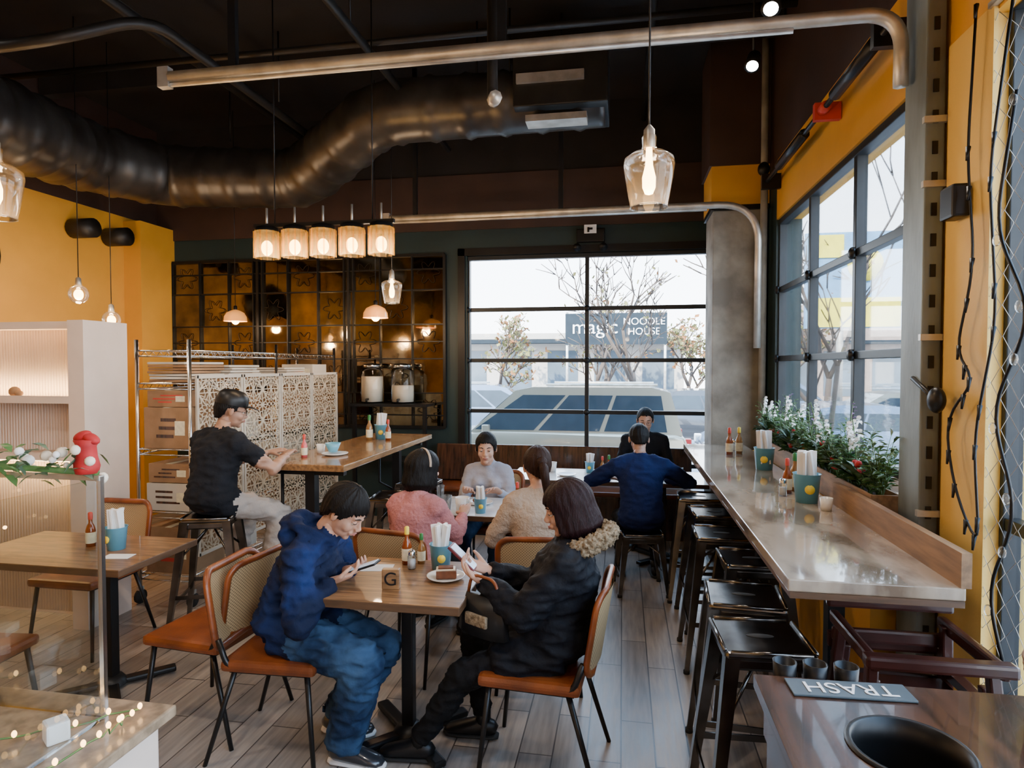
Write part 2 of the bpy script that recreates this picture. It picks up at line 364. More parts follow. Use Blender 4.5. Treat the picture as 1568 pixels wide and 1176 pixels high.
def build_head(par,T,skin,hairm,style,k=1.0,glasses=False,old=False,fem=True,hv=.0048,band=None):
    m=MB(); P=mPaper
    m.ell((0,-.012,.03),(.074,.094,.086),P,nu=24,nv=16); m.ell((0,.022,-.02),(.062,.064,.088),P,nu=20,nv=14); m.ell((0,.03,-.066),(.047 if fem else .053,.05,.044),P)
    m.ell((0,.066,-.094),(.02,.018,.017),P)
    for s in(-1,1):
        m.ell((s*.034,.055,-.03),(.026,.026,.03),P); m.ell((s*.077,-.006,-.008),(.009,.019,.032),P,rot=(0,0,s*-18)); m.ell((s*.010,.098,-.031),(.009,.009,.007),P)
    m.tube([(-.045,.068,.022),(0,.08,.02),(.045,.068,.022)],.011,P,n=8)
    m.tube([(0,.082,.014),(0,.093,-.008),(0,.106,-.027)],[.007,.008,.0115],P,n=8); m.ell((0,.1,-.03),(.011,.011,.008),P)
    m.ell((0,.084,-.058),(.026,.014,.014),P)
    m.tube([(0,-.02,-.05),(0,-.03,-.14)],[.05,.048],P,n=14)
    me=remesh(m,hv,3,.5); me.transform(T); addmesh('head',me,[skin],par)
    e=MB(); W_=M_eye; 
    for s in(-1,1):
        e.ell((s*.031,.071,.002),(.0135,.012,.0105),W_,nu=12,nv=8,T=T); e.ell((s*.031,.0802,.001),(.0058,.0035,.0058),M_iris,nu=10,nv=6,T=T)
        e.ell((s*.031,.0715,.0065),(.0155,.0135,.0095),skin,nu=12,nv=8,T=T)
        e.tube([(s*.017,.083,.0035),(s*.031,.0855,.003),(s*.045,.078,.001)],[.0012,.002,.001],M_iris,n=5,T=T)
        e.tube([(s*.014,.088,.026),(s*.03,.087,.032),(s*.048,.075,.026)],[.0025,.0035,.0015],hairm,n=6,T=T)
    e.tube([(-.024,.089,-.056),(-.008,.0985,-.0515),(0,.0985,-.053),(.008,.0985,-.0515),(.024,.089,-.056)],[.001,.0042,.0038,.0042,.001],M_lip,n=6,T=T)
    e.tube([(-.022,.089,-.057),(0,.098,-.0605),(.022,.089,-.057)],[.001,.0055,.001],M_lip,n=6,T=T)
    if glasses:
        for s in(-1,1):
            e.tube([(s*.031+.021*math.cos(a),.096,.0+.016*math.sin(a)) for a in [2*PI*i/16 for i in range(16)]],.0015,mBlack,closed=True,n=5,T=T); e.tube([(s*.052,.094,.003),(s*.078,.0,.005)],.0015,mBlack,n=5,T=T)
    e.obj('face_features',parent=par)
    h=MB(); na,nv=110,36; vs=[]
    def bottom(a):
        a=abs(a)
        def lerp(pts):
            for (x0,y0),(x1,y1) in zip(pts,pts[1:]):
                if a<=x1: return y0+(y1-y0)*(a-x0)/(x1-x0)
            return pts[-1][1]
        if style=='short': return lerp([(0,.07),(35,.068),(58,.035),(72,-.01),(80,.012),(102,.012),(112,-.03),(140,-.065),(180,-.07)])
        if style=='boy': return lerp([(0,.048),(30,.046),(52,.03),(66,-.015),(78,-.01),(100,.0),(112,-.04),(140,-.075),(180,-.08)])
        if style=='bob': return lerp([(0,.045),(30,.042),(44,.015),(54,-.10),(80,-.125),(180,-.13)])
        if style=='tied': return lerp([(0,.064),(30,.058),(52,.02),(66,-.02),(85,-.005),(105,-.02),(180,-.075)])
    bulk={'short':(.082,.102,.094),'boy':(.088,.108,.102),'bob':(.094,.112,.102),'tied':(.084,.105,.097)}[style]
    low={'short':.1,'boy':.11,'bob':.16,'tied':.1}[style]
    sd=random.random()*50; wild={'boy':1.7,'bob':1.1}.get(style,.8)
    for j in range(nv+1):
        v=j/nv
        for i in range(na):
            a=2*PI*i/na; adeg=((math.degrees(a)+180)%360)-180
            if v<.5: z=bulk[2]*math.cos(v*PI); rr=math.sin(v*PI)
            else: z=-low*(v-.5)*2; rr=1
            z+=.03; b=bottom(adeg)
            nn=noise.noise(V((math.sin(a)*5,math.cos(a)*5+sd,z*12)))
            st=noise.noise(V((math.sin(a)*22+nn,math.cos(a)*22+sd,z*9)))
            jit=1+wild*(.035*nn+.028*st)+.012*math.sin(a*30+v*6+nn*5)
            sc=jit
            if style=='bob' and z<0: sc*=1+.08*min(1,-z/.08)-.25*max(0,(-z-.085)/.04)
            if style in('short','boy','tied') and z<0 and abs(adeg)>100: sc*=1-.22*min(1,-z/.08)
            bb=b+.009*wild*noise.noise(V((a*9,sd,0)))+.003*math.sin(a*37)
            if z<bb: z=bb; sc*=.80
            vs.append((math.sin(a)*rr*bulk[0]*sc,-.014+math.cos(a)*rr*bulk[1]*sc,z if v>0.5 else .03+(z-.03)*(1+wild*.03*nn)))
    fs=[[j*na+i,j*na+(i+1)%na,(j+1)*na+(i+1)%na,(j+1)*na+i] for j in range(nv) for i in range(na)]
    h.add(vs,fs,hairm,True,T)
    if style=='tied':
        h.ell((0,-.12,.03),(.035,.03,.035),hairm,T=T); h.tube([(0,-.12,.03),(0,-.165,0),(.01,-.165,-.08),(.015,-.14,-.17)],[.02,.028,.025,.008],hairm,n=10,T=T)
    if band: h.tube([(.096*math.cos(a),-.01+.0*a,.03+.104*math.sin(a)) for a in [PI*i/16 for i in range(17)]],[(.004,.009)]*17,band,n=6,T=T)
    h.obj('hair',parent=par)
M_eye=M('eye_white',(.75,.73,.7),.3,var=.02); M_iris=M('iris_dark',(.02,.012,.008),.3,var=.1); M_lip=M('lip',(.42,.15,.12),.45,var=.1)
skinA=M('skin_light',(.54,.31,.215),.5,col2=(.46,.245,.165),scale=12); skinB=M('skin_tan',(.42,.235,.155),.5,col2=(.34,.18,.115),scale=12)
HK=dict(scale=40,stretch=(4,4,.6),bump=.5,bscale=60,spec=.15)
hairBlk=M('hair_black',(.008,.0065,.006),.5,var=.4,**HK); hairBr=M('hair_brown',(.032,.013,.008),.5,var=.5,**HK); hairRd=M('hair_auburn_black',(.020,.007,.008),.45,var=.5,**HK)
def cloth(name,col,var=.25,r=.9,sheen=0,bs=14): return M(name,col,r,0,var=var,scale=5,bump=.6,bscale=bs,sheen=sheen,bdist=.02,spec=.2)
def person(name,loc,yaw,seat=.46,lean=8,hp=10,hy=0,HR=(.15,.3,.8),HL=(-.15,.3,.8),FR=(.12,.42),FL=(-.12,.42),top=None,pants=None,skin=skinA,hairm=hairBlk,style='short',bulk=.0,pbulk=.0,short=False,sc=1.0,tl=.9,fem=False,shoe=mBlack,sole=mRubber,vox=.015,curl=(.35,.5,.5),palm=(0,0,1),hood=None,fur=None,cap=None,glasses=False,nfw=.04,feet_z=0,hdown=.0,eh=(.35,-.25,-1),curve=1.0,band=None,hv=.006,wrinkle=1.0,coat=None,hemr=None,hdir=None):
    par=empty(name,(loc[0],loc[1],0),yaw)
    z0=seat+.095; l=rad(lean); sw=(.155 if fem else .18)*sc; 
    P=V((0,0,z0)); u1=V((0,math.sin(l*(1-.4*curve)),math.cos(l*(1-.4*curve)))); u2=V((0,math.sin(l*(1+.3*curve)),math.cos(l*(1+.3*curve))))
    Wa=P+u1*.16*tl; Ch=Wa+u2*.19*tl; Nk=Ch+u2*.15*tl; X=V((1,0,0))
    b=bulk; m=MB(); Q=mPaper; seg=[]
    def S(a,c,ra,rb,lab): seg.append((a,c,ra,rb,lab))
    wr=.158 if fem else .165
    m.tube([P-V((0,0,.085)),P-V((0,0,.05)),P,P+u1*.09*tl,Wa,Wa+u2*.1*tl,Ch,Ch+u2*.075*tl,Nk-u2*.02,Nk+u2*.02],
        [(.10,.09),(.155,.12),(wr+.012+b*.7,.128+b),(.15+b,.112+b),((.128 if fem else .145)+b,.1+b),(.15*sc+b,.108*sc+b),(.165*sc+b,.112*sc+b),(.155*sc+b,.095*sc+b*.8),(.09*sc+b*.4,.07+b*.4),(.058+b*.3,.056+b*.3)],Q,n=24,ref=X)
    if fem:
        for s in(-1,1): m.ell(Ch+V((s*.07,.085+b*.5,-.02)),(.055,.045,.055),Q)
    S(P,Wa,.17,.15,0); S(Wa,Ch,.15,.16,0); S(Ch,Nk-u2*.02,.16,.09,0)
    if hemr:
        m.tube([P+u1*(-.01),P+u1*.02,P+u1*.05],[(wr+.01+b*.6,.13+b*.8),(wr+.022+b*.9,.142+b),(wr+.005+b*.6,.125+b*.8)],Q,n=24,ref=X)
    hd=rad(hp); Hc=Nk+V((0,nfw+.02,.0))+u2*.07+V((0,math.sin(hd)*.07,math.cos(hd)*.085-hdown))
    nb=Nk+(Hc-Nk)*.55
    m.tube([Nk-u2*.04,Nk+u2*.01,nb],[.06,.05,.046],Q,n=14); S(Nk+u2*.035,nb,.055,.05,2)
    wrist={}
    for s,H in ((1,HR),(-1,HL)):
        Sh=Nk-u2*.06*sc+X*s*sw; m.tube([Nk-u2*.02+X*s*.03,Nk-u2*.03+X*s*sw*.55,Sh],[.05+b*.5,.056+b*.6,.058+b*.6],Q,n=14); m.ell(Sh,.06+b*.6,Q)
        m.tube([Ch+X*s*.06,Sh-u2*.02],[.10+b*.8,.055+b*.6],Q,n=14)
        ul,fl=.28*sc,.245*sc
        E,Wr=ik(Sh,V(H),ul,fl,V((s*eh[0],eh[1],eh[2])))
        ru=[.056+b*.6,.052+b*.6,.045+b*.55]; rf=[.045+b*.55,.041+b*.5,.032+b*.3]
        if short: ru=[.062,.06,.043]; rf=[.043,.038,.027]
        if short: m.tube([Sh,Sh.lerp(E,.35),Sh.lerp(E,.58)],[.066,.068,.066],Q,n=14)
        m.tube([Sh,Sh.lerp(E,.5),E],ru,Q,n=14); m.ell(E,ru[2]*1.01,Q); m.tube([E,E.lerp(Wr,.5),Wr],rf,Q,n=14)
        if not short and b>.015: m.tube([Wr.lerp(E,.14),Wr.lerp(E,.04)],[rf[2]+.005,rf[2]+.003],Q,n=14)
        if short: S(Sh,Sh.lerp(E,.55),.06,.055,0); S(Sh.lerp(E,.66),E,.05,.045,2); S(E,Wr,.04,.03,2)
        else: S(Sh,E,.06,.05,0); S(E,Wr,.05,.04,0)
        wrist[s]=(E,Wr)
        hip=P+V((s*.088,.02,-.01)); ft=FR if s>0 else FL; fz=feet_z
        An=V((ft[0],ft[1],.085+fz)); K,An=ik(hip,An,.425*sc,.405*sc,V((s*.15,1,.6)))
        q=pbulk
        m.tube([hip-V((0,.03,0)),hip.lerp(K,.4),K],[.088+q*.5,.08+q*.7,.06+q*.8],Q,n=16); m.ell(K,.061+q*.8,Q); m.tube([K,K.lerp(An,.35),K.lerp(An,.8),An+V((0,0,.0 if q>.03 else .02))],[.06+q*.8,.056+q,.044+q,.042+q*1.1],Q,n=16)
        S(hip,K,.085,.065,1); S(K,An,.06,.045,1)
        if coat:
            m.tube([hip-V((0,.05,0)),hip.lerp(K,.45),hip.lerp(K,coat)],[.11,.108,.10],Q,n=16); S(hip-V((0,.05,0)),hip.lerp(K,coat),.14,.14,0)
        d=V((ft[0]*.15,1,0)).normalized()
        sh=MB(); c=V((An.x,An.y,0)); lat=V((d.y,-d.x,0)); zz=An.z-.085
        sh.tube([c-d*.065+V((0,0,.04+zz)),c-d*.045+V((0,0,.048+zz)),c+V((0,0,.055+zz)),c+d*.06+V((0,0,.045+zz)),c+d*.12+V((0,0,.035+zz)),c+d*.165+V((0,0,.028+zz)),c+d*.185+V((0,0,.024+zz))],[(.02,.02),(.033,.036),(.038,.048),(.042,.038),(.046,.028),(.038,.02),(.015,.01)],shoe,n=16,ref=lat)
        sh.tube([c-d*.072+V((0,0,.012+zz)),c-d*.05+V((0,0,.012+zz)),c+V((0,0,.012+zz)),c+d*.06+V((0,0,.012+zz)),c+d*.12+V((0,0,.012+zz)),c+d*.17+V((0,0,.012+zz)),c+d*.193+V((0,0,.012+zz))],[(.02,.011),(.036,.012),(.038,.012),(.043,.012),(.049,.012),(.042,.012),(.016,.01)],sole,n=12,ref=lat)
        sh.tube([An+V((0,0,.05)),An+V((0,0,-.03))],[.036,.036],shoe,n=12)
        if sole is mPaper:
            for kk in range(4): sh.tube([c+d*(.045+kk*.018)-lat*.022+V((0,0,.074-kk*.006)),c+d*(.045+kk*.018)+lat*.022+V((0,0,.074-kk*.006))],.003,mPaper,n=5)
        sh.obj('shoe_%s'%('right' if s>0 else 'left'),parent=par)
    if hood:
        pts=[Nk+V((.092*math.cos(a),-.03+.092*math.sin(a),.045-.045*math.sin(a))) for a in [2*PI*i/16 for i in range(16)]]
        m.tube(pts,[.033]*16,Q,closed=True,n=10); m.ell(Nk+V((0,-.125,.01)),(.115,.06,.105),Q,rot=(24,0,0))
        S(Nk+V((0,-.1,.06)),Nk+V((0,-.1,-.03)),.1,.1,0); S(Nk+V((-.09,0,.01)),Nk+V((.09,0,.01)),.07,.07,0)
    me=remesh(m,vox,5,.5)
    import numpy as np
    for v in me.vertices:
        n_=v.normal; p=v.co; amp=(.006+b*.16+pbulk*.12)*wrinkle
        r1=noise.noise(V((p.x*9,p.y*9,p.z*24))); r2=noise.noise(V((p.x*30+5,p.y*20,p.z*38)))
        v.co=p+n_*((.4-abs(r1)*2.2)*amp*.9+r2*amp*.5)
    cen=np.array([tuple(p.center) for p in me.polygons]); best=np.full(len(cen),9e9); lab=np.zeros(len(cen),int)
    for a,c,ra,rb,L in seg:
        a=np.array(a);c=np.array(c); d=c-a; t=np.clip(((cen-a)@d)/max(1e-9,d@d),0,1); q=a+t[:,None]*d; ds=np.linalg.norm(cen-q,axis=1)/(ra+(rb-ra)*t)
        k=ds<best; best[k]=ds[k]; lab[k]=L
    addmesh('body',me,[top,pants,skin],par); me.polygons.foreach_set('material_index',lab.tolist()); me.update()
    for s in(1,-1):
        E,Wr=wrist[s]; f=(Wr-E).normalized(); f=(f+V((-s*.15,.1,0))).normalized()
        if hdir: f=(V((-s*hdir[0],hdir[1],hdir[2])).normalized()*.8+f*.2).normalized()
        pn=V((palm[0]*s,palm[1],palm[2])); t=V((s*1,0,.2)) if palm[2]>.5 else V((-s*1,.1,0))
        if abs(palm[0])>.5: t=V((0,.0,1))
        hm=hand_mesh(Wr,f,pn,t,curl,.0045); addmesh('hand_%s'%('right' if s>0 else 'left'),hm,[skin],par)
    T=Matrix.Translation(Hc)@Matrix.Rotation(rad(hy),4,'Z')@Matrix.Rotation(-hd,4,'X')
    build_head(par,T,skin,hairm,style,fem=fem,glasses=glasses,hv=hv,band=band)
    if fur:
        f_=MB(); pts=[Nk+V((.125*math.cos(a),-.045+.125*math.sin(a),.01-.05*math.sin(a))) for a in [2*PI*i/28 for i in range(28)] if not (rad(60)<a<rad(120))]
        f_.tube(pts,[(.036,.030)]*len(pts),fur,n=14); fm=remesh(f_,.007,1)
        for v in fm.vertices: v.co+=v.normal*(noise.noise(v.co*110)*.022+.002)
        addmesh('fur_collar',fm,[fur],par)
    if cap:
        c_=MB(); c_.lathe([(.09,.0),(.094,.03),(.088,.07),(.06,.10),(0,.112)],cap,n=28,T=T@Matrix.Translation((0,-.012,.035))@Matrix.Diagonal((1,1.16,1,1)))
        c_.tube([(0,.07,.04),(0,.12,.045),(0,.165,.035)],[(.075,.008),(.07,.006),(.03,.004)],cap,n=14,ref=(1,0,0),T=T); c_.obj('cap',parent=par)
    return par
jeans=M('denim',(.035,.080,.16),.85,col2=(.009,.022,.055),scale=6,bump=.6,bscale=14,bdist=.02,lo=.38,hi=.62,spec=.2)
hoodm=M('blue_hoodie',(.008,.022,.095),.85,col2=(.004,.008,.028),scale=3.5,bump=.6,bscale=16,bdist=.02,lo=.45,hi=.66,spec=.2)
blackc=cloth('black_coat',(.006,.007,.011),.2,.7); blackp=cloth('black_trousers',(.007,.007,.008),.2)
blackt=cloth('black_tshirt',(.012,.013,.017),.2); khaki=cloth('light_khaki',(.44,.38,.33),.15); pink=cloth('pink_knit',(.52,.21,.21),.2,bs=60); cream=cloth('cream_sweater',(.44,.34,.26),.2,bs=60); grayt=cloth('gray_sweater',(.36,.36,.41),.15); bluet=cloth('navy_shirt',(.008,.017,.075),.2); furm=M('fur_beige',(.34,.26,.17),.9,col2=(.12,.085,.05),scale=50,bump=.6,bscale=120,spec=.1)
p=person('boy_in_blue_hoodie',(-1.52,2.68),-90,seat=.47,lean=20,hp=38,hy=-6,HR=(.085,.245,.79),HL=(-.075,.245,.79),FR=(.13,.32),FL=(-.09,.18),top=hoodm,pants=jeans,skin=skinA,hairm=hairBlk,style='boy',bulk=.028,pbulk=.04,sc=.97,tl=.86,shoe=mCarG,sole=mPaper,vox=.010,hood=True,nfw=.02,eh=(.9,-.4,-.5),curve=1.4,hv=.0048,hemr=True,hdir=(.35,.9,.12),curl=(.45,.5,.4))
m=MB(); m.box((0,0,0),(.075,.15,.009),mBlack,bev=.003,rot=(20,0,0)); m.box((0,-.003,.006),(.066,.138,.002),mScreen,rot=(20,0,0)); m.obj('smartphone',(.005,.36,.835),parent=p)
p=person('woman_in_black_coat',(-.28,2.71),90,seat=.47,lean=-8,hp=16,hy=6,HR=(.06,.31,.82),HL=(-.075,.31,.81),FR=(.14,.36),FL=(-.08,.60),top=blackc,pants=blackp,skin=skinA,hairm=hairRd,style='bob',bulk=.045,pbulk=.005,sc=.95,tl=.84,fem=True,vox=.010,fur=furm,nfw=-.01,eh=(.6,-.4,-.9),hv=.0048,coat=.6,hdir=(.3,.85,.4),curl=(.45,.5,.4))
m=MB(); m.box((0,0,0),(.078,.155,.012),mPhone,bev=.003,rot=(42,0,0)); m.box((0,-.006,.006),(.068,.14,.002),mScreen,rot=(42,0,0)); m.obj('smartphone',(-.005,.42,.895),parent=p)
m=MB(); m.tube([(0,0,-.10),(0,0,-.02),(0,0,.06)],[(.14,.05),(.13,.045),(.10,.02)],mBlack,n=16,ref=(1,0,0)); m.box((0,0.046,-.03),(.12,.02,.05),furm,bev=.008); m.tube(fillet([(-.09,0,.05),(-.07,0,.14),(.07,0,.14),(.09,0,.05)],.05),.007,mLeather); m.obj('handbag',(-.12,.30,.71),parent=p,rz=60)
person('woman_in_pink',(-1.24,3.60),-14,seat=.46,lean=6,hp=5,hy=-28,HR=(.15,.36,.79),HL=(-.16,.34,.79),top=pink,pants=blackp,hairm=hairBlk,style='bob',sc=.9,tl=.80,fem=True,bulk=.015,palm=(0,0,-1),curl=(.2,.3,.3),band=cream)
person('woman_in_cream_sweater',(-.47,3.62),16,seat=.46,lean=8,hp=4,hy=6,HR=(.12,.34,.79),HL=(-.17,.26,.86),top=cream,pants=blackp,hairm=hairBr,style='tied',sc=.93,tl=.88,fem=True,bulk=.022,palm=(0,0,-1),curl=(.4,.5,.4),eh=(.5,-.3,-.8))
person('woman_in_gray_sweater',(-1.06,4.98),180,seat=.46,lean=8,hp=12,hy=8,HR=(.12,.33,.79),HL=(-.14,.32,.79),FR=(.1,.38),FL=(-.1,.38),top=grayt,pants=jeans,skin=skinA,hairm=hairBlk,style='tied',sc=.9,tl=.80,fem=True,palm=(0,0,-1),curl=(.3,.3,.3),bulk=.01)
person('man_in_blue_shirt',(.15,5.0),4,seat=.46,lean=16,hp=22,hy=0,HR=(.24,.38,.8),HL=(-.24,.38,.8),FR=(.14,.3),FL=(-.14,.3),top=bluet,pants=blackp,skin=skinB,hairm=hairBlk,style='short',bulk=.02,tl=.95,palm=(0,0,-1),eh=(1.2,0,-.6),curl=(.3,.3,.3))
person('man_in_dark_sweater',(.22,6.55),180,seat=.47,lean=12,hp=18,hy=0,HR=(.17,.33,.79),HL=(-.17,.33,.79),FR=(.12,.36),FL=(-.12,.36),top=blackt,pants=blackp,skin=skinA,hairm=hairBlk,style='short',palm=(0,0,-1),curl=(.3,.3,.3),tl=1.03,glasses=True)
person('man_in_black_tshirt',(-2.70,3.76),-18,seat=.765,lean=9,hp=14,hy=-34,HR=(.24,.42,1.12),HL=(.02,.46,1.12),FR=(.20,.28),FL=(-.13,.28),top=blackt,pants=khaki,skin=skinB,hairm=hairBlk,style='short',short=True,bulk=.03,pbulk=.02,tl=.88,cap=mBlack,glasses=True,palm=(0,0,-1),feet_z=.24,curl=(.3,.3,.3),eh=(.9,-.3,-.8))
random.seed(11)

# ---------------------------------------------------------------- room shell
XR=1.25; YF=6.9; XL=-5.63; YB=-3.0; ZC=4.6
def slab(name,a,b,mat):
    m=MB(); m.box2(a,b,mat); return m.obj(name)
slab('floor',(XL-.2,YB-.2,-.3),(XR+.2,YF+.2,0),mFloor)
slab('ceiling',(XL-.2,YB-.2,ZC),(XR+.2,YF+.2,ZC+.2),mCeil)
w=MB()
WX0,WX1,WZ1=-1.73,.95,2.98
w.box2((XL-.2,YF,0),(WX0,YF+.2,3.27),mGreen); w.box2((WX0,YF,WZ1),(WX1,YF+.2,3.27),mGreen); w.box2((WX1,YF,0),(XR+.2,YF+.2,3.27),mGreen)
w.box2((WX0,YF,0),(WX1,YF+.2,.1),mGreen)
w.box2((XL-.2,YF-.02,3.27),(XR+.2,YF+.2,3.88),mBrown); w.box2((XL-.2,YF,3.88),(XR+.2,YF+.2,ZC),mCeil)
w.obj('wall_far')
w=MB(); w.box2((XL-.2,YB-.2,0),(XL,YF,3.45),mYellow); w.box2((XL-.2,YB-.2,3.45),(XL,YF,ZC),mBrown)
w.obj('wall_left')
w=MB(); w.box2((XL,6.35,0),(XL+.22,YF,3.4),mYellow); w.obj('trim_1')
slab('wall_back',(XL-.2,YB-.2,0),(XR+.2,YB,ZC),mYellow)
w=MB()
w.box2((1.07,2.95,0),(XR+.05,5.55,1.04),mYellow)
w.box2((XR,2.95,2.96),(XR+.2,5.55,3.45),mYellow)
w.box2((XR,2.3,2.96),(XR+.2,2.95,ZC),mYellow)
w.box2((XR,2.45,0),(XR+.2,2.95,2.96),mYellowLit)
w.box2((XR,2.95,3.45),(XR+.2,YF,ZC),mBrown)
w.box2((XR,5.55,0),(XR+.2,YF,3.45),mGreen)
w.box2((XR,YB,3.0),(XR+.2,2.3,ZC),mYellow)
w.box2((XR,YB,0),(XR+.2,-2.5,3.0),mYellow)
w.box2((XR,-2.5,0),(XR+.2,2.45,.55),mYellow)
w.obj('wall_right')

def garage(name,axis,a0,a1,z0,z1,fixed,nc,zs,th=.045):
    m=MB()
    def bar(p,q,z,y,t,d=.05):
        if axis=='x': m.box2((p,fixed-d/2,z),(q,fixed+d/2,y),mFrame,bev=.004)
        else: m.box2((fixed-d/2,p,z),(fixed+d/2,q,y),mFrame,bev=.004)
    for i in range(nc+1):
        c=a0+(a1-a0)*i/nc; bar(c-th/2,c+th/2,z0,z1,th,.06)
    for z in zs: bar(a0,a1,z-th/2,z+th/2,th)
    for z in (z0+th/2,z1-th/2): bar(a0,a1,z-th/2,z+th/2,th,.07)
    for i in range(nc+1):
        c=a0+(a1-a0)*i/nc
        for z in zs[1:]:
            if axis=='y': m.ell((fixed-.04,c,z),(.02,.04,.035),mBlack,nu=8,nv=6)
            else: m.ell((c,fixed-.04,z),(.04,.02,.035),mBlack,nu=8,nv=6)
    if axis=='x': m.box2((a0,fixed+.01,z0),(a1,fixed+.014,z1),mGlass)
    else: m.box2((fixed+.01,a0,z0),(fixed+.014,a1,z1),mGlass)
    return m.obj(name)
garage('window_1','x',WX0,WX1,.1,WZ1,YF+.06,2,[.67,1.24,1.81,2.38])
garage('window_2','y',2.95,5.55,1.04,2.96,XR+.05,3,[1.24,1.81,2.38])
garage('window_3','y',-2.5,2.45,.55,3.0,XR+.08,4,[1.2])
t=MB()
for (a,b) in (((WX0-.1,YF-.03,.0),(WX0-.02,YF+.02,3.06)),((WX0-.1,YF-.03,2.98),(WX1,YF+.02,3.06))): t.box2(a,b,mBlack)
t.obj('trim_2')
c=MB(); c.box2((.78,5.83,0),(1.23,6.3,3.12),mConc,bev=.01); c.box2((.76,5.8,3.12),(1.24,6.33,3.16),mBlack); c.box2((.76,5.8,3.16),(1.245,6.33,3.5),mYellow); c.box2((.74,5.78,3.5),(1.245,6.36,4.58),mBrown)
c.obj('concrete_column')
c=MB(); c.box2((1.165,2.74,0),(1.235,2.93,4.58),mSteelCol,bev=.006)
for z in [i*.12+.3 for i in range(34)]: c.box2((1.19,2.735,z),(1.21,2.742,z+.05),mBlack); 
for z in (1.15,1.85,2.45,2.7): c.box2((1.155,2.725,z),(1.24,2.745,z+.025),mGalv)
c.obj('steel_column')
def track(Y,xs,zt,zb):
    m=MB()
    p=fillet([(xs,Y,zt),(1.12,Y,zt),(1.12,Y,zb)],.33,10)
    m.tube(p,.03,mGalv,n=8)
    m.tube([(xs-.02,Y,zt-.035),(.7,Y,zt-.035)],.014,mGalv,n=4)
    for x in (-1.9,-.55):
        m.box2((x-.02,Y-.015,zt),(x+.02,Y+.015,ZC-.01),mBlack)
    m.box2((xs-.06,Y-.02,zt-.05),(xs,Y+.02,zt+.05),mGalv)
    return m.obj('door_track')
track(2.86,-2.25,3.2,2.9) 
track(5.62,-2.15,3.12,1.9)
m=MB(); m.tube([(1.14,3.05,3.24),(1.14,5.5,3.24)],.016,mBlack); m.tube([(1.14,3.2,3.24),(1.14,3.75,3.24)],.035,mBlack,n=10); m.tube([(1.14,4.35,3.24),(1.14,5.0,3.24)],.035,mBlack,n=10)
m.box2((1.1,3.98,3.19),(1.245,4.02,3.29),mRedPaint); m.tube([(1.14,3.9,3.24),(1.14,3.98,3.24)],.03,mRedPaint,n=10); m.box2((1.1,3.1,3.18),(1.245,3.14,3.3),mBlack); m.box2((1.1,5.4,3.18),(1.245,5.44,3.3),mBlack)
m.obj('torsion_spring')
m=MB(); m.tube(fillet([(1.18,5.7,0.9),(1.18,5.7,3.6),(1.18,5.7,4.59)],.1),.03,mConc); m.ell((1.17,5.68,3.42),(.05,.05,.06),mBlack); m.obj('wall_pipe')

# ceiling services
m=MB()
for y in (0.3,1.9,3.6,5.3): m.box2((XL+.02,y,ZC-.22),(XR-.02,y+.1,ZC-.001),mCeil)
m.obj('ceiling_joists')
m=MB()
for pts,r in (([(XL+.1,2.2,3.9),(-2.2,2.2,4.0),(-1.8,2.6,4.0),(-1.8,6.4,4.0)],.03),([(XL+.1,4.4,4.1),(1.1,4.4,4.1)],.025),([(-3.4,1,4.2),(-3.4,6.5,4.2)],.04),([(.2,1.2,4.3),(.2,6.7,4.3)],.03),([(-.9,1.5,4.25),(-.9,6.7,4.25)],.025),([(XL+.1,3.2,3.6),(-3.3,3.2,3.65),(-2.9,3.5,3.9),(-2.9,6.3,3.9)],.035)):
    m.tube(fillet(pts,.2),r,mPipeD,n=8)
for x,y in ((-3.4,3),(-1.8,4),(.2,3),(-.9,5),(-2.9,5)): m.tube([(x,y,4.0),(x,y,4.59)],.008,mBlack,n=5)
m.tube(fillet([(-.62,2.98,ZC-.01),(-.62,2.98,3.0),(-.56,2.75,2.93)],.1),.026,mPipeD); m.tube([(-.585,2.83,2.955),(-.555,2.73,2.925)],.03,mGalv)
m.obj('ceiling_pipes')
def duct(pts,r,ribs=.28):
    p=fillet(pts,.22,7); m=MB(); P=[p[0]]; 
    for a,b in zip(p,p[1:]):
        n=max(1,int((b-a).length/.05))
        for k in range(1,n+1): P.append(a.lerp(b,k/n))
    R=[]; acc=0; last=0
    for i,q in enumerate(P):
        if i: acc+=(q-P[i-1]).length
        rr=r[0]+(r[1]-r[0])*i/(len(P)-1)
        if acc-last>ribs: rr+=.018; last=acc
        R.append(rr)
    m.tube(P,R,mDuct,n=32); return m
d=duct([(-4.2,2.2,3.42),(-4.75,4.9,3.62),(-4.55,5.7,3.66),(-3.15,5.85,3.60),(-2.05,5.14,3.9),(-.15,5.14,3.9)],(.34,.23))
d.box2((-.85,4.85,3.75),(-.12,5.4,4.25),mPipeD,bev=.01)
d.box2((-.82,4.82,3.92),(-.3,4.85,3.99),mGalv); d.box2((-.75,4.84,3.63),(-.28,5.0,3.68),mGalv)
for x in (-3.9,-1.2,-.5): d.tube([(x,5.14 if x>-2 else 5.8,4.0),(x,5.14 if x>-2 else 5.8,4.59)],.008,mBlack,n=5)
d.tube([(-4.5,3.6,3.8),(-4.5,3.6,4.59)],.008,mBlack,n=5)
d.obj('ventilation_duct')
d=MB(); d.tube([(XL+.01,6.12,3.17),(XL+.26,6.12,3.17)],.10,mPipeD,n=16); d.tube([(XL+.01,5.67,3.17),(XL+.26,5.67,3.17)],.10,mPipeD,n=16); d.obj('wall_vents')

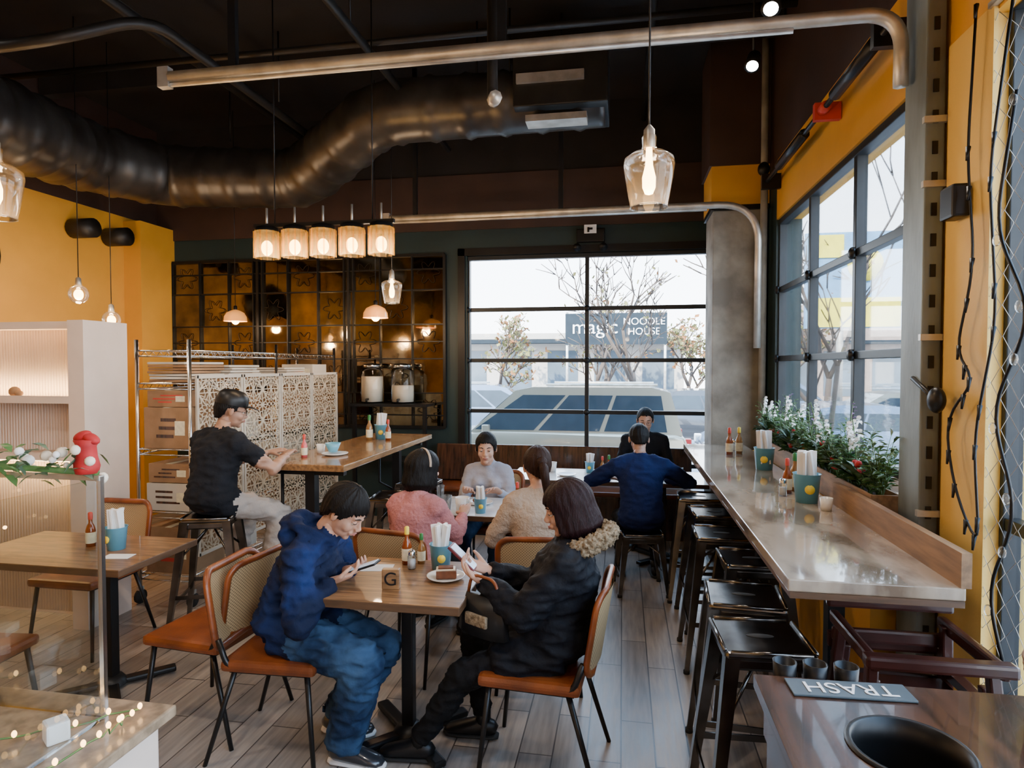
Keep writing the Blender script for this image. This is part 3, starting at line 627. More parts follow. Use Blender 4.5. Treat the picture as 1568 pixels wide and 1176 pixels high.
m=MB(); m.box((-.35,6.855,3.15),(.3,.08,.14),mBlack,bev=.01); 
for x in (-.49,-.21): m.tube([(x,6.82,3.04),(x,6.76,3.01)],[.03,.045],mBlack,n=12)
m.box((-.35,6.80,3.21),(.13,.02,.09),mPaper); m.box((-.35,6.78,3.21),(.05,.01,.02),mBlack); m.box((-.37,6.78,3.2),(.02,.01,.05),mBlack)
m.obj('emergency_light')

# ---------------------------------------------------------------- mirror grid
m=MB(); x0,x1,z0,z1=-5.42,-1.98,1.05,3.0
nx,nz=9,5
m.box2((x0,6.885,z0),(x1,6.896,z1),mBlack)
for i in range(nx):
    for j in range(nz):
        xa=x0+(x1-x0)*i/nx; xb=x0+(x1-x0)*(i+1)/nx; za=z0+(z1-z0)*j/nz; zb=z0+(z1-z0)*(j+1)/nz
        e=[random.uniform(-.006,.006) for _ in range(2)]
        m.add([(xa,6.875+e[0],za),(xb,6.875-e[0],za+0),(xb,6.875-e[0]+e[1],zb),(xa,6.875+e[0]+e[1],zb)],[[0,1,2,3]],mMirror)
        cx,cz=(xa+xb)/2,(za+zb)/2
        if (i+j)%2==0:
            m.tube([(cx+(.10+.035*math.cos(6*a))*math.cos(a),6.862,cz+(.10+.035*math.cos(6*a))*math.sin(a)) for a in [2*PI*k/48 for k in range(48)]],.0035,mEtch,closed=True,n=3)
for i in range(nx+1):
    x=x0+(x1-x0)*i/nx; tt=.03 if i%3==0 else .012
    m.box2((x-tt/2,6.84,z0),(x+tt/2,6.9,z1),mBlack)
    if i%3==0 and 0<i<nx: m.box2((x+.05,6.84,z0),(x+.065,6.9,z1),mBlack); m.box2((x-.065,6.84,z0),(x-.05,6.9,z1),mBlack)
for i in range(6):
    z=z0+(z1-z0)*i/5; tt=.03 if i in(0,5) else .014
    m.box2((x0,6.845,z-tt/2),(x1,6.9,z+tt/2),mBlack)
for i in (.35,2.5,4.6): m.box2((x0,6.85,z0+(z1-z0)*i/5-.006),(x1,6.9,z0+(z1-z0)*i/5+.006),mBlack)
m.obj('framed_wall_mirror',fixn=False)

# ---------------------------------------------------------------- furniture
def bar_stool(x,y,rz=0,h=.76,name='metal_bar_stool'):
    m=MB(); k=h/.76
    m.box((0,0,h-.014),(.31,.31,.028),mGun,bev=.012); m.box((0,0,h-.045),(.285,.285,.045),mGun,bev=.01)
    for s in range(4):
        R=Matrix.Rotation(s*PI/2,4,'Z'); m.tube([(.152,-.135,h+.001),(.152,.135,h+.001)],.008,mGun,n=6,T=R)
    m.ell((0,0,h+.0005),(.05,.018,.0025),mRubber)
    sp=.13+.085*k
    for sx in(-1,1):
        for sy in(-1,1):
            m.tube([(sx*.128,sy*.128,h-.02),(sx*(.128+.5*(sp-.128)),sy*(.128+.5*(sp-.128)),h*.5),(sx*sp,sy*sp,.012)],[.036,.028,.018],mGun,n=4,off=.5,smooth=False,ref=(sx,0,0))
            m.tube([(sx*sp,sy*sp,.0),(sx*sp,sy*sp,.02)],.018,mRubber,n=8)
    def at(z): return .128+(sp-.128)*(1-z/h)
    for z in ((.22,.27) if h>.6 else (.14,)):
        a=at(z)
        for sgn in(-1,1):
            if z==.22 or h<.6: m.box((sgn*a,0,z),(.008,2*a,.025),mGun)
            else: m.box((0,sgn*a,z),(2*a,.008,.025),mGun)
    z=h*.66; a=at(z)
    for sx in(-1,1): m.tube([(sx*a,-a,z),(0,0,h-.06),(-sx*a,a,z)],.008,mGun,n=6)
    return m.obj(name,(x,y,0),rz)
def chair(x,y,rz=0):
    m=MB()
    m.box((0,.01,.445),(.45,.43,.05),mLeather,bev=.02)
    m.tube([(-.19,-.17,.415),(-.19,.18,.415),(.19,.18,.415),(.19,-.17,.415)],.011,mBlackTube,closed=True)
    for s in(-1,1):
        m.tube([(s*.19,.18,.425),(s*.225,.225,.0)],[.013,.010],mBlackTube)
        m.tube([(s*.19,-.15,.425),(s*.225,-.28,.0)],[.013,.010],mBlackTube)
        m.tube(fillet([(s*.18,.0,.42),(s*.215,-.17,.43),(s*.215,-.215,.56)],.06),.013,mBlackTube)
    def bp(x,z): return V((x,-.205-.16*(z-.46)-.05+.9*x*x,z))
    fr=[]
    W,z0,z1,r=.215,.50,.84,.07
    for cx,cz,a0 in ((W-r,z1-r,0),(-(W-r),z1-r,90),(-(W-r),z0+r,180),(W-r,z0+r,270)):
        for k in range(6):
            a=rad(a0+90*k/5); fr.append(bp(cx+r*math.cos(a),cz+r*math.sin(a)))
    m.tube(fr,[(.018,.013)]*len(fr),mLeather,closed=True,n=8)
    vs=[];fs=[]; nx,nz=12,6
    for side in (-.003,.003):
        o=len(vs)
        for j in range(nz+1):
            for i in range(nx+1): vs.append(bp(-W+.008+(2*W-.016)*i/nx,z0+.012+(z1-z0-.024)*j/nz)+V((0,side,0)))
        for j in range(nz):
            for i in range(nx): a=o+j*(nx+1)+i; fs.append([a,a+1,a+nx+2,a+nx+1])
    for v in vs:
        dx=abs(v.x)-(W-r); zz=v.z
        for cz,sg in ((z1-r,1),(z0+r,-1)):
            dz=(zz-cz)*sg
            if dx>0 and dz>0:
                l=math.hypot(dx,dz)
                if l>r-.005:
                    k=(r-.005)/l; v.x=math.copysign(W-r+dx*k,v.x); v.z=cz+sg*dz*k
    m.add(vs,fs,mCane,True)
    return m.obj('cane_back_dining_chair',(x,y,0),rz)
def pedestal_table(x0,x1,y0,y1,z,topm,name='square_dining_table',bases=None,edge=mWoodEdge,th=.035):
    m=MB(); cx,cy=(x0+x1)/2,(y0+y1)/2; w,dp=x1-x0,y1-y0
    m.box((0,0,z-th/2-.002),(w,dp,th),edge,bev=.004); m.box((0,0,z-.004),(w-.006,dp-.006,.008),topm,bev=.002)
    for bx in (bases or [0]):
        m.box((bx,0,z-th-.012),(.3,.3,.02),mBlack)
        m.box((bx,0,(z-th)/2),(.055,.055,z-th-.03),mBlack,bev=.006)
        for a in (45,135):
            m.box((bx,0,.025),(.62,.06,.03),mBlack,rot=(0,0,a),bev=.01)
        m.lathe([(.0,.07),(.05,.065),(.07,.04),(.08,.02)],mBlack,(bx,0,0),n=16)
    return m.obj(name,(cx,cy,0))

pedestal_table(-1.31,-.66,2.49,3.09,.75,mWoodT)
pedestal_table(-3.45,-2.42,2.66,3.24,.75,mWoodT,bases=[.2])
pedestal_table(-1.5,-.35,4.05,4.65,.75,mMarble,name='long_dining_table',bases=[-.3,.3])
pedestal_table(-1.0,.72,5.45,6.1,.75,mMarble,name='window_dining_table',bases=[-.5,.5])
m=MB(); m.box((0,0,1.05),(.62,2.0,.045),mWoodBar,bev=.006)
for y in(-.85,.85):
    m.box((0,y,.52),(.07,.07,1.02),mBlack); m.box((0,y,.02),(.5,.07,.03),mBlack); m.box((0,y,1.0),(.5,.05,.04),mBlack)
for y in(-.9,.9):
    m.tube([(-.2,y,1.0),(-.2,y,.6),(0,y,.5)],.012,mBlack)
m.obj('high_bar_table',(-2.17,4.98,0))
m=MB(); m.box2((.53,2.14,1.02),(1.05,5.72,1.06),mStone,bev=.004); m.box2((.535,2.135,1.0),(1.045,5.7,1.02),mWoodEdge)
for y in (2.62,3.9,5.2):
    m.box((.82,y,.5),(.06,.06,1.0),mBlack); m.box((.82,y,.02),(.42,.07,.03),mBlack,bev=.01); m.box((.82,y,.985),(.36,.06,.02),mBlack)
m.box2((1.035,2.14,1.06),(1.065,3.35,1.17),mPlantWood); 
m.obj('window_bar_counter')
for (x,y,rz) in ((.50,2.40,3),(.52,2.83,-4),(.66,3.38,2),(.58,3.86,0),(.62,4.42,4),(.575,4.93,-3)): bar_stool(x,y,rz)
bar_stool(.14,4.98,8,h=.46,name='low_metal_stool')
bar_stool(-2.70,3.76,20)
bar_stool(-1.72,4.55,5); bar_stool(-1.70,5.1,-5)
chair(-1.52,2.66,-88)
chair(-.35,2.71,86)
chair(-1.22,3.53,-10)
chair(-.47,3.53,8)
chair(-2.0,2.80,84)
chair(-3.3,3.40,180); chair(-2.95,2.3,5)
chair(-1.05,5.02,180)
m=MB(); m.box2((-2.05,6.4,.0),(.72,6.86,.42),mDarkWood,bev=.01); m.box2((-2.05,6.38,.42),(.72,6.8,.47),mLeather,bev=.02); m.box((-.67,6.8,.68),(2.77,.06,.4),mDarkWood,rot=(-6,0,0),bev=.01)
m.obj('banquette_bench')

m=MB()
for k,(ox,oy,oz) in enumerate(((0,0,0),(-.02,-.05,.17))):
    for sx in(-1,1):
        for sy in(-1,1):
            m.box((ox+sx*.19,oy+sy*.17,oz*1+.37),(.035,.035,.74 if k==0 else .6),mHigh,rot=(sy*6,-sx*4,0),bev=.006)
        m.box((ox+sx*.18,oy,oz+.66),(.03,.4,.045),mHigh,bev=.01); m.box((ox+sx*.18,oy,oz+.5),(.025,.34,.03),mHigh)
    m.box((ox,oy+.18,oz+.73),(.42,.03,.06),mHigh,bev=.01); m.box((ox,oy+.18,oz+.6),(.38,.025,.05),mHigh,bev=.01)
    m.box((ox,oy-.19,oz+.67),(.42,.05,.04),mHigh,bev=.01)
    m.box((ox,oy,oz+.46),(.34,.32,.02),mHigh)
m.obj('stacked_high_chairs',(.97,2.32,0),0)

# trash station
m=MB(); X0,X1,Y0,Y1,Z=.36,1.16,.9,1.8,.9
hx,hy,hr=.63,1.5,.118
m.box2((X0+.03,Y0+.03,0),(X0+.05,Y1-.03,Z-.03),mDarkWood); m.box2((X1-.05,Y0+.03,0),(X1-.03,Y1-.03,Z-.03),mDarkWood)
m.box2((X0+.05,Y1-.05,0),(X1-.05,Y1-.03,Z-.03),mDarkWood); m.box2((X0+.05,Y0+.03,0),(X1-.05,Y0+.05,Z-.03),mDarkWood)
angs=sorted([2*PI*i/36 for i in range(36)]+[math.atan2(b-hy,a-hx)%(2*PI) for a in(X0,X1) for b in(Y0,Y1)])
for zz,fl in((Z,1),(Z-.035,0)):
    ci=[];ro=[]
    for a in angs:
        dx,dy=math.cos(a),math.sin(a); ci.append((hx+hr*dx,hy+hr*dy,zz))
        t=min([( (X1-hx)/dx if dx>1e-9 else 1e9),((X0-hx)/dx if dx<-1e-9 else 1e9),((Y1-hy)/dy if dy>1e-9 else 1e9),((Y0-hy)/dy if dy<-1e-9 else 1e9)])
        ro.append((hx+t*dx,hy+t*dy,zz))
    n=len(angs); m.add(ci+ro,[[i,(i+1)%n,n+(i+1)%n,n+i] for i in range(n)],mDarkWood)
m.box2((X0-.001,Y0,Z-.035),(X0+.012,Y1,Z-.0005),mDarkWood);m.box2((X0,Y1-.012,Z-.035),(X1,Y1+.001,Z-.0005),mDarkWood)
m.lathe([(hr+.012,.002),(hr+.008,.008),(hr-.002,.006),(hr-.004,-.05),(hr-.012,-.4),(0,-.41)],mBlack,(hx,hy,Z),n=36)
o=m.obj('trash_station',fixn=False)
m=MB(); m.box((0,0,.003),(.30,.085,.006),mSlate,bev=.002)
s=m.obj('trash_sign',(.585,1.745,.901),3)
text_mesh('TRASH',.075,mPaper,'lettering',Matrix.Translation((0,0,.0075))@Matrix.Rotation(PI,4,'Z'),s,.0006)
m=MB(); m.box2((.4,1.802,.80),(.66,1.88,.82),mDarkWood); m.box2((.4,1.802,.70),(.42,1.86,.80),mDarkWood); m.box2((.64,1.802,.70),(.66,1.86,.80),mDarkWood); m.obj('cup_shelf')
for x in (.45,.53,.61):
    m=MB(); m.lathe([(0,0),(.026,0),(.032,.105),(.029,.105),(.022,.005),(0,.005)],mBlack,n=16); m.obj('black_cup',(x,1.842,.82))
m=MB(); 
for i in range(9):
    m.tube([V((math.cos(a)*(.075+.002*i),math.sin(a)*(.075+.002*i),.008+.016*i)) for a in [2*PI*k/24 for k in range(24)]],.009,mPlantWood,closed=True,n=6)
m.lathe([(0,.005),(.07,.005),(.085,.14)],mPlantWood)
for i in range(40):
    a=random.random()*6.28; r=random.random()*.07; m.ell((r*math.cos(a),r*math.sin(a),.13+random.random()*.03),(.012,.02,.006),mCream,rot=(random.random()*90,random.random()*90,0),nu=6,nv=4)
m.obj('wicker_basket',(1.06,1.68,.901))

# ---------------------------------------------------------------- tabletop props
def bucket(x,y,z,s=1):
    m=MB(); m.lathe([(0,0),(.04*s,0),(.05*s,.11*s),(.053*s,.112*s),(.048*s,.108*s),(.038*s,.006),(0,.006)],mBlue,n=24)
    m.tube([(0,-.043*s,.055*s),(0,-.049*s,.056*s)],.018*s,mYel,n=16)
    for i in range(6):
        a=i*1.05; m.box((.02*s*math.cos(a),.02*s*math.sin(a),.115*s),(.028*s,.010,.17*s),mPaper,rot=(random.uniform(-9,9),random.uniform(-9,9),math.degrees(a)),taper=1.25,bev=.002)
    return m.obj('blue_napkin_bucket',(x,y,z),random.uniform(-20,20))
def bottle(x,y,z,mat=mSauce,cap=mRedPaint,s=1,name='hot_sauce_bottle'):
    m=MB(); m.lathe([(0,0),(.024*s,0),(.025*s,.09*s),(.018*s,.115*s),(.010*s,.13*s),(.010*s,.155*s)],mat,n=16)
    m.lathe([(.0256*s,.02*s),(.0262*s,.03*s),(.0262*s,.075*s),(.0256*s,.08*s)],mLabel,n=16); m.lathe([(.012*s,.15*s),(.012*s,.185*s),(.007*s,.19*s),(0,.19*s)],cap,n=12)
    return m.obj(name,(x,y,z))
def shaker(x,y,z):
    m=MB(); m.lathe([(0,0),(.02,0),(.021,.06),(.016,.07)],mClear,n=14); m.lathe([(0,.003),(.018,.003),(.018,.045),(0,.046)],mPaper,n=12); m.lathe([(.018,.068),(.018,.085),(.01,.092),(0,.092)],mChrome,n=14); m.obj('salt_shaker',(x,y,z))
def plate(x,y,z,r=.09,name='plate'):
    m=MB(); m.lathe([(0,.004),(r*.6,.004),(r*.95,.016),(r,.018),(r*.97,.012),(r*.6,0),(0,0)],mWhite,n=32); return m.obj(name,(x,y,z))
def cup(x,y,z,mat=mWhite,r=.04,h=.09,name='cup'):
    m=MB(); m.lathe([(0,0),(r*.8,0),(r,h),(r*.94,h),(r*.75,.006),(0,.006)],mat,n=20); return m.obj(name,(x,y,z))
T1=.7505
bucket(-.88,2.97,T1,1.1); bottle(-1.07,3.01,T1,mSauce,mYel); shaker(-1.02,2.94,T1); bottle(-1.0,3.03,T1,mAmberGl,mGreenCap,.8)
plate(-.815,2.83,T1)
m=MB(); m.prism([(-.045,0),(.05,-.0),(.05,.035),(-.045,.035)],-.03,.03,mCake,bev=.004); m.box((0,0,.04),(.09,.055,.008),mCream,bev=.003); m.box((0,0,.0475),(.07,.04,.006),mCake)
m.obj('cake_slice',(-.815,2.83,T1+.006),15)
m=MB(); m.box((0,0,.045),(.08,.035,.09),mWoodT,bev=.006); s=m.obj('wooden_table_marker',(-1.02,2.66,T1),8)
text_mesh('G',.085,mBlack,'letter',Matrix.Translation((0,-.0185,.045))@Matrix.Rotation(PI/2,4,'X'),s,.001)
m=MB(); m.box((0,0,.001),(.15,.1,.002),mPaper); m.obj('paper_menu_card',(-1.19,2.92,T1),10)
bucket(-2.72,2.98,T1,1.1); bottle(-2.9,3.0,T1,mSauce,mRedPaint); bottle(-2.84,3.08,T1,mAmberGl,mGreenCap,.9); m=MB(); m.box((0,0,.001),(.14,.08,.002),mPaper); m.obj('paper_menu_card',(-2.6,2.86,T1),10)
cup(-1.2,4.2,T1,mClear,.035,.1,'glass_cup'); cup(-1.08,4.16,T1,mWhite,.05,.1,'mug'); plate(-1.02,4.42,T1,.1)
m=MB(); m.ell((0,0,.02),(.05,.04,.022),mCake); m.ell((.02,.01,.03),(.02,.02,.02),mCream); m.obj('pastry',(-1.02,4.42,T1+.004))
bottle(-.72,4.3,T1); plate(-.65,4.5,T1,.09); bucket(-.95,4.15,T1,.9); cup(-1.32,4.45,T1,mClear,.03,.12,'glass_cup')
bottle(-.12,5.75,T1,mSauce,mGreenCap); bucket(-.3,5.9,T1,.9); plate(-.5,5.7,T1); cup(-.65,5.9,T1,mWhite); cup(.5,5.7,T1,mClear,.03,.1,'glass_cup'); plate(.15,5.75,T1,.1); bottle(-.18,5.8,T1,mAmberGl,mRedPaint,.9)
Z2=1.073
plate(-2.15,4.45,Z2,.1); 
m=MB(); m.lathe([(0,0),(.03,0),(.06,.07),(.056,.07),(.028,.008),(0,.008)],mBlue,n=24); m.obj('blue_bowl',(-2.18,4.48,Z2+.018))
bottle(-2.32,4.30,Z2,mPinkB,mRedPaint,.9,'pink_bottle'); cup(-2.3,4.52,Z2,mWhite,.035,.07)
bucket(-2.2,5.5,Z2,1.2); bottle(-2.1,5.42,Z2,mSauce,mRedPaint); bottle(-2.28,5.42,Z2,mAmberGl,mGreenCap,1.2)
Z3=1.0605
bucket(.92,3.38,Z3,1.3); bucket(.93,4.4,Z3,1.3); bottle(.88,3.6,Z3); bottle(.94,3.68,Z3,mAmberGl,mGreenCap,1.1); bottle(.82,5.1,Z3,mSauce,mRedPaint,1.1); bottle(.9,5.15,Z3,mAmberGl,mYel,1.1); shaker(.84,3.52,Z3); shaker(.9,5.35,Z3); cup(.96,3.2,Z3,mWhite,.03,.06)

# planter with plants
PY0,PY1=3.0,5.4
m=MB(); 
m.box2((1.08,PY0,1.045),(1.09,PY1,1.18),mPlantWood); m.box2((1.2,PY0,1.045),(1.21,PY1,1.18),mPlantWood); m.box2((1.08,PY0-.01,1.045),(1.21,PY0,1.18),mPlantWood); m.box2((1.08,PY1,1.045),(1.21,PY1+.01,1.18),mPlantWood); m.box2((1.09,PY0,1.05),(1.2,PY1,1.15),mSoil)
m.obj('planter_box')
def sprig(m,base,h,n,mat,spread=.1,ll=.06,lw=.012,stem=mLeaf,up=(.1,.9)):
    top=V(base)+V((random.uniform(-spread,spread)*.8,random.uniform(-spread,spread),h))
    mid=V(base).lerp(top,.5)+V((0,0,h*.1)); m.tube([base,mid,top],[.003,.0025,.001],stem,n=4)
    for i in range(n):
        t=.2+.8*i/n; p=V(base).lerp(top,t); a=random.random()*6.28; d=V((math.cos(a),math.sin(a),random.uniform(*up))).normalized()*ll*random.uniform(.6,1.1)
        leafq(m,p,d,lw,mat)
m=MB()
y=PY0+.08; i=0
while y<PY1-.05:
    kind=i%5
    for k in range(4): sprig(m,(1.145,y+random.uniform(-.06,.06),1.15),random.uniform(.10,.2),12,random.choice([mLeafD,mLeaf,mLeafDark]),.10,.08,.011)
    if kind in(0,3):
        for k in range(9): sprig(m,(1.145,y+random.uniform(-.05,.05),1.15),random.uniform(.16,.32),16,random.choice([mLeafD,mLeaf]),.12,.07,.009)
    elif kind==1:
        for k in range(12):
            a=random.random()*6.28; p=V((1.145,y,1.16)); d=V((math.cos(a)*.6,math.sin(a),random.uniform(.3,1.3))).normalized()*random.uniform(.18,.29); leafq(m,p,d,.042,mLeafDark)
        for q in range(6): m.ell((1.12+random.uniform(-.03,.02),y+random.uniform(-.07,.07),1.22+random.random()*.1),.016,mRed,nu=8,nv=6)
    elif kind==2:
        for k in range(2):
            b=V((1.145,y+random.uniform(-.05,.05),1.15)); top=b+V((random.uniform(-.08,.03),random.uniform(-.12,.12),random.uniform(.25,.40))); m.tube([b,b.lerp(top,.6)+V((0,0,.05)),top],.0025,mLeaf,n=4)
            for q in range(6):
                c=b.lerp(top,.6+.4*q/6)+V((random.uniform(-.03,.03),random.uniform(-.03,.03),0.02))
                for w_ in range(5):
                    a=w_*1.2566; leafq(m,c,V((.3*math.sin(a*2),math.cos(a),math.sin(a)))*.028,.011,mPaper)
        for k in range(7): sprig(m,(1.145,y,1.15),.1,8,mLeafDark,.08,.14,.022)
    else:
        for k in range(7): sprig(m,(1.145,y+random.uniform(-.05,.05),1.15),random.uniform(.24,.42),18,random.choice([mLeafD,mLeafD,mBerry,mLeaf]),.1,.04,.007)
        for q in range(5): m.ell((1.12+random.uniform(-.02,.02),y+random.uniform(-.06,.06),1.2+random.random()*.08),.014,mRed,nu=8,nv=6)
    y+=.12; i+=1
for v in m.v:
    if v.x>1.235: v.x=1.235-(v.x-1.235)*.3
    if v.x<1.03: v.x=1.03+(v.x-1.03)*.4
m.obj('potted_plants',fixn=False)

# ---------------------------------------------------------------- pendants
def pendant(x,y,z,s=1,power=14):
    m=MB()
    m.lathe([(.073*s,0),(.083*s,.05*s),(.095*s,.12*s),(.102*s,.17*s),(.098*s,.195*s),(.07*s,.215*s),(.034*s,.225*s),(.028*s,.245*s),(.030*s,.28*s),(.024*s,.29*s)],mPend,n=32)
    m.tube([(.073*s*math.cos(a),.073*s*math.sin(a),0) for a in [2*PI*k/32 for k in range(32)]],.003*s,mClear,closed=True,n=6)
    m.lathe([(.022*s,.235*s),(.024*s,.24*s),(.022*s,.31*s),(.006,.33*s)],mGalv,n=16)
    m.lathe([(0,.05*s),(.016*s,.055*s),(.026*s,.08*s),(.027*s,.12*s),(.015*s,.17*s),(.012*s,.24*s)],mBulb,n=16)
    m.tube([(0,0,.32*s),(0,0,ZC-z-.01)],.004,mBlack,n=6); m.lathe([(.05,ZC-z-.01),(.05,ZC-z-.02),(0,ZC-z-.03)],mBlack)
    o=m.obj('glass_pendant_lamp',(x,y,z)); light('POINT','bulb_light',(0,0,-.02),power,parent=o,size=.05); return o
pendant(.10,2.62,2.39); pendant(-2.55,2.2,2.36); pendant(-2.11,5.56,2.33,.95)
pendant(-1.5,-.6,2.39,1,22); pendant(.1,-1.2,2.39,1,22)  # unseen pendants behind the camera, added as interior fill
def dome(x,y,z,s=1,power=18):
    m=MB(); m.lathe([(.125*s,0),(.12*s,.05*s),(.095*s,.095*s),(.05*s,.12*s),(.02*s,.13*s)],mAmb,n=28); m.ell((0,0,.015*s),(.045*s,.045*s,.05*s),mBulb)
    m.lathe([(.02*s,.13*s),(.02*s,.17*s),(.005,.18*s)],mBlack); m.tube([(0,0,.17*s),(0,0,ZC-z-.01)],.004,mBlack,n=6)
    o=m.obj('amber_dome_pendant_lamp',(x,y,z)); light('POINT','bulb_light',(0,0,-.05),power,parent=o)
dome(-4.3,6.45,2.25); dome(-2.45,6.0,2.23); dome(-4.1,1.5,2.3,1,25)  # third dome is out of view, added to help fill the room
for (x,y,z) in ((-4.48,4.9,2.10),(-4.42,4.5,2.28)):
    m=MB(); m.ell((0,0,.06),(.075,.075,.08),mPend,nu=24,nv=14); m.ell((0,0,.055),(.035,.035,.045),mBulb); m.lathe([(.02,.13),(.024,.14),(.02,.19),(.005,.2)],mGalv); m.tube([(0,0,.19),(0,0,ZC-z-.01)],.004,mBlack,n=6)
    o=m.obj('glass_globe_pendant_lamp',(x,y,z)); light('POINT','bulb_light',(0,0,-.06),25,parent=o)
m=MB(); 
m.box((0,0,2.70),(1.0,.03,.025),mBlack)
for i in range(5):
    x=(i-2)*.205
    m.tube([(x,0,2.68),(x,0,2.82)],.008,mGalv,n=8); m.lathe([(.02,2.705),(.075,2.685),(.078,2.66)],mBlack,(x,0,0),n=20)
    m.lathe([(.074,2.48),(.08,2.50),(.08,2.66)],mShade,(x,0,0),n=20)
    for k in range(12):
        a=k*PI/6; m.tube([(x+.082*math.cos(a),.082*math.sin(a),2.48),(x+.082*math.cos(a),.082*math.sin(a),2.66)],.006,mShade,n=4)
    m.ell((x,0,2.55),(.038,.038,.052),mBulb,nu=12,nv=8)
for x in(-.35,.35): m.tube([(x,0,2.70),(x,0,ZC-.01)],.005,mBlack,n=5)
o=m.obj('linear_glass_chandelier',(-1.98,3.95,0),0)
for i in range(5): light('POINT','bulb_light',((i-2)*.205,0,2.44),8,parent=o,size=.04)
def spotl(x,y,z,aim,power):
    m=MB(); d=(V(aim)-V((x,y,z))).normalized(); m.tube([V((0,0,0))-d*.1,V((0,0,0))],[.04,.05],mBlack,n=16); m.tube([V((0,0,0)),d*.004],[.036,.036],mSpot,n=16)
    m.tube([-d*.06,(-d*.06).xy.to_3d()+V((0,0,ZC-z-.01))],.008,mBlack,n=6)
    o=m.obj('ceiling_spotlight',(x,y,z)); l=light('SPOT','spot',d*.02,power,(1,.85,.7),o,.04,spot_size=rad(80),spot_blend=.6); l.rotation_euler=d.to_track_quat('-Z','Y').to_euler()
spotl(.79,4.2,3.63,(.1,2.6,1),80); spotl(.73,3.42,3.56,(0.1,1.8,1),50); spotl(-2.6,1.2,3.8,(-2.4,3.0,0),120); spotl(-3.9,3.0,3.8,(-4.0,4.5,1),100); spotl(-.8,1.0,4.0,(-.9,3.0,0),90)  # last three are unseen spots added for fill light

# ---------------------------------------------------------------- rack and panels
m=MB(); RX0,RX1,RY0,RY1=-3.5,-3.07,4.05,6.35
posts=[(x,y) for x in(RX0,RX1) for y in(RY0,5.2,RY1)]
for x,y in posts: m.tube([(x,y,.1),(x,y,1.94)],.014,mChrome,n=8); m.tube([(x-.015,y,.05),(x+.015,y,.05)],.05,mRubber,n=14); m.box((x,y,.11),(.035,.035,.03),mGalv)
for z in (.22,.68,1.14,1.62,1.86):
    for x in(RX0,RX1):
        for dz in(0,-.04): m.tube([(x,RY0,z+dz),(x,RY1,z+dz)],.006,mChrome,n=5)
        yy=RY0
        while yy<RY1-.05: m.tube([(x,yy,z),(x,yy+.04,z-.04),(x,yy+.08,z)],.0028,mChrome,n=3); yy+=.08
    for y in(RY0,5.2,RY1):
        for dz in(0,-.04): m.tube([(RX0,y,z+dz),(RX1,y,z+dz)],.006,mChrome,n=5)
    for i in range(50): yy=RY0+(RY1-RY0)*i/50; m.tube([(RX0,yy,z),(RX1,yy,z)],.0022,mChrome,n=3)
m.obj('chrome_wire_shelving')
def carton(x,y,z,sx,sy,sz,mat=mCard,rz=0,name='cardboard_box'):
    m=MB(); m.box((0,0,sz/2),(sx,sy,sz),mat,bev=.004); m.box((0,0,sz+.0005),(.05,sy,.002),mLabel); lm=random.choice([mRedPaint,mDarkWood,mDarkWood])
    for k in range(3): m.box((random.uniform(-.04,.04),-sy/2-.001,sz*(.3+.2*k)),(sx*random.uniform(.3,.6),.002,sz*.08),lm)
    m.box((sx*.3,-sy/2-.0015,sz*.5),(sx*.22,.002,sz*.35),mLabel)
    return m.obj(name,(x,y,z),rz)
for (x,y,z,a,b,c,mt) in ((-3.28,4.27,.685,.36,.38,.2,mWhiteBox),(-3.28,4.27,.89,.34,.36,.14,mCard),(-3.28,4.27,.225,.36,.4,.34,mCard),(-3.28,4.75,.225,.34,.36,.3,mWhiteBox),(-3.28,4.27,1.145,.37,.4,.3,mCard),(-3.28,4.27,1.448,.34,.36,.12,mCard),(-3.28,4.8,1.145,.34,.36,.2,mWhiteBox),(-3.28,4.75,.685,.32,.4,.36,mCard),(-3.28,5.6,.225,.36,.5,.3,mCard),(-3.28,5.6,1.145,.36,.5,.35,mCard),(-3.28,5.6,.685,.36,.6,.35,mWhiteBox),(-3.28,6.1,1.145,.34,.36,.4,mCard),(-3.28,6.1,1.625,.34,.3,.14,mWhiteBox)): carton(x,y,z,a,b,c,mt)
for (y,n) in ((4.3,7),(4.8,6),(5.6,5)):
    m=MB()
    for i in range(n): m.box((random.uniform(-.01,.01),random.uniform(-.01,.01),.012+.022*i),(.34,.40,.018),random.choice([mWhiteBox,mCard,mWhiteBox]),bev=.006,rot=(0,0,random.uniform(-6,6)))
    m.obj('stack_of_trays',(-3.28,y,1.625))
for i in range(4):
    m=MB(); L=.56; m.box((0,0,0),(.006,L-.03,1.28),mLattice)
    for s in(-1,1): m.box((0,s*(L/2-.012),0),(.016,.02,1.32),mWhiteBox)
    for z in(-.65,0.65): m.box((0,0,z),(.016,L-.01,.024),mWhiteBox)
    m.obj('carved_lattice_panel',(-3.035,4.05+.3+i*.57,1.02))
m=MB(); m.box2((-3.0,6.55,1.3),(-2.1,6.84,1.33),mBlack); m.box2((-2.98,6.6,.0),(-2.94,6.64,1.3),mBlack); m.box2((-2.16,6.6,.0),(-2.12,6.64,1.3),mBlack); m.box2((-3.0,6.55,.7),(-2.1,6.84,.72),mBlack); m.obj('serving_shelf')
for x in(-2.78,-2.42):
    m=MB(); m.lathe([(0,0),(.12,0),(.13,.02),(.13,.36),(.1,.4),(.0,.41)],mClear,n=24); m.lathe([(0,.01),(.12,.02),(.12,.3 if x<-2.7 else .2),(0,.3 if x<-2.7 else .2)],mCream,n=24); m.lathe([(0,.4),(.11,.4),(.1,.44),(0,.45)],mChrome,n=24); m.tube([(0,-.12,.05),(0,-.17,.05),(0,-.17,.02)],.012,mBlack); m.obj('drink_dispenser',(x,6.7,1.33))

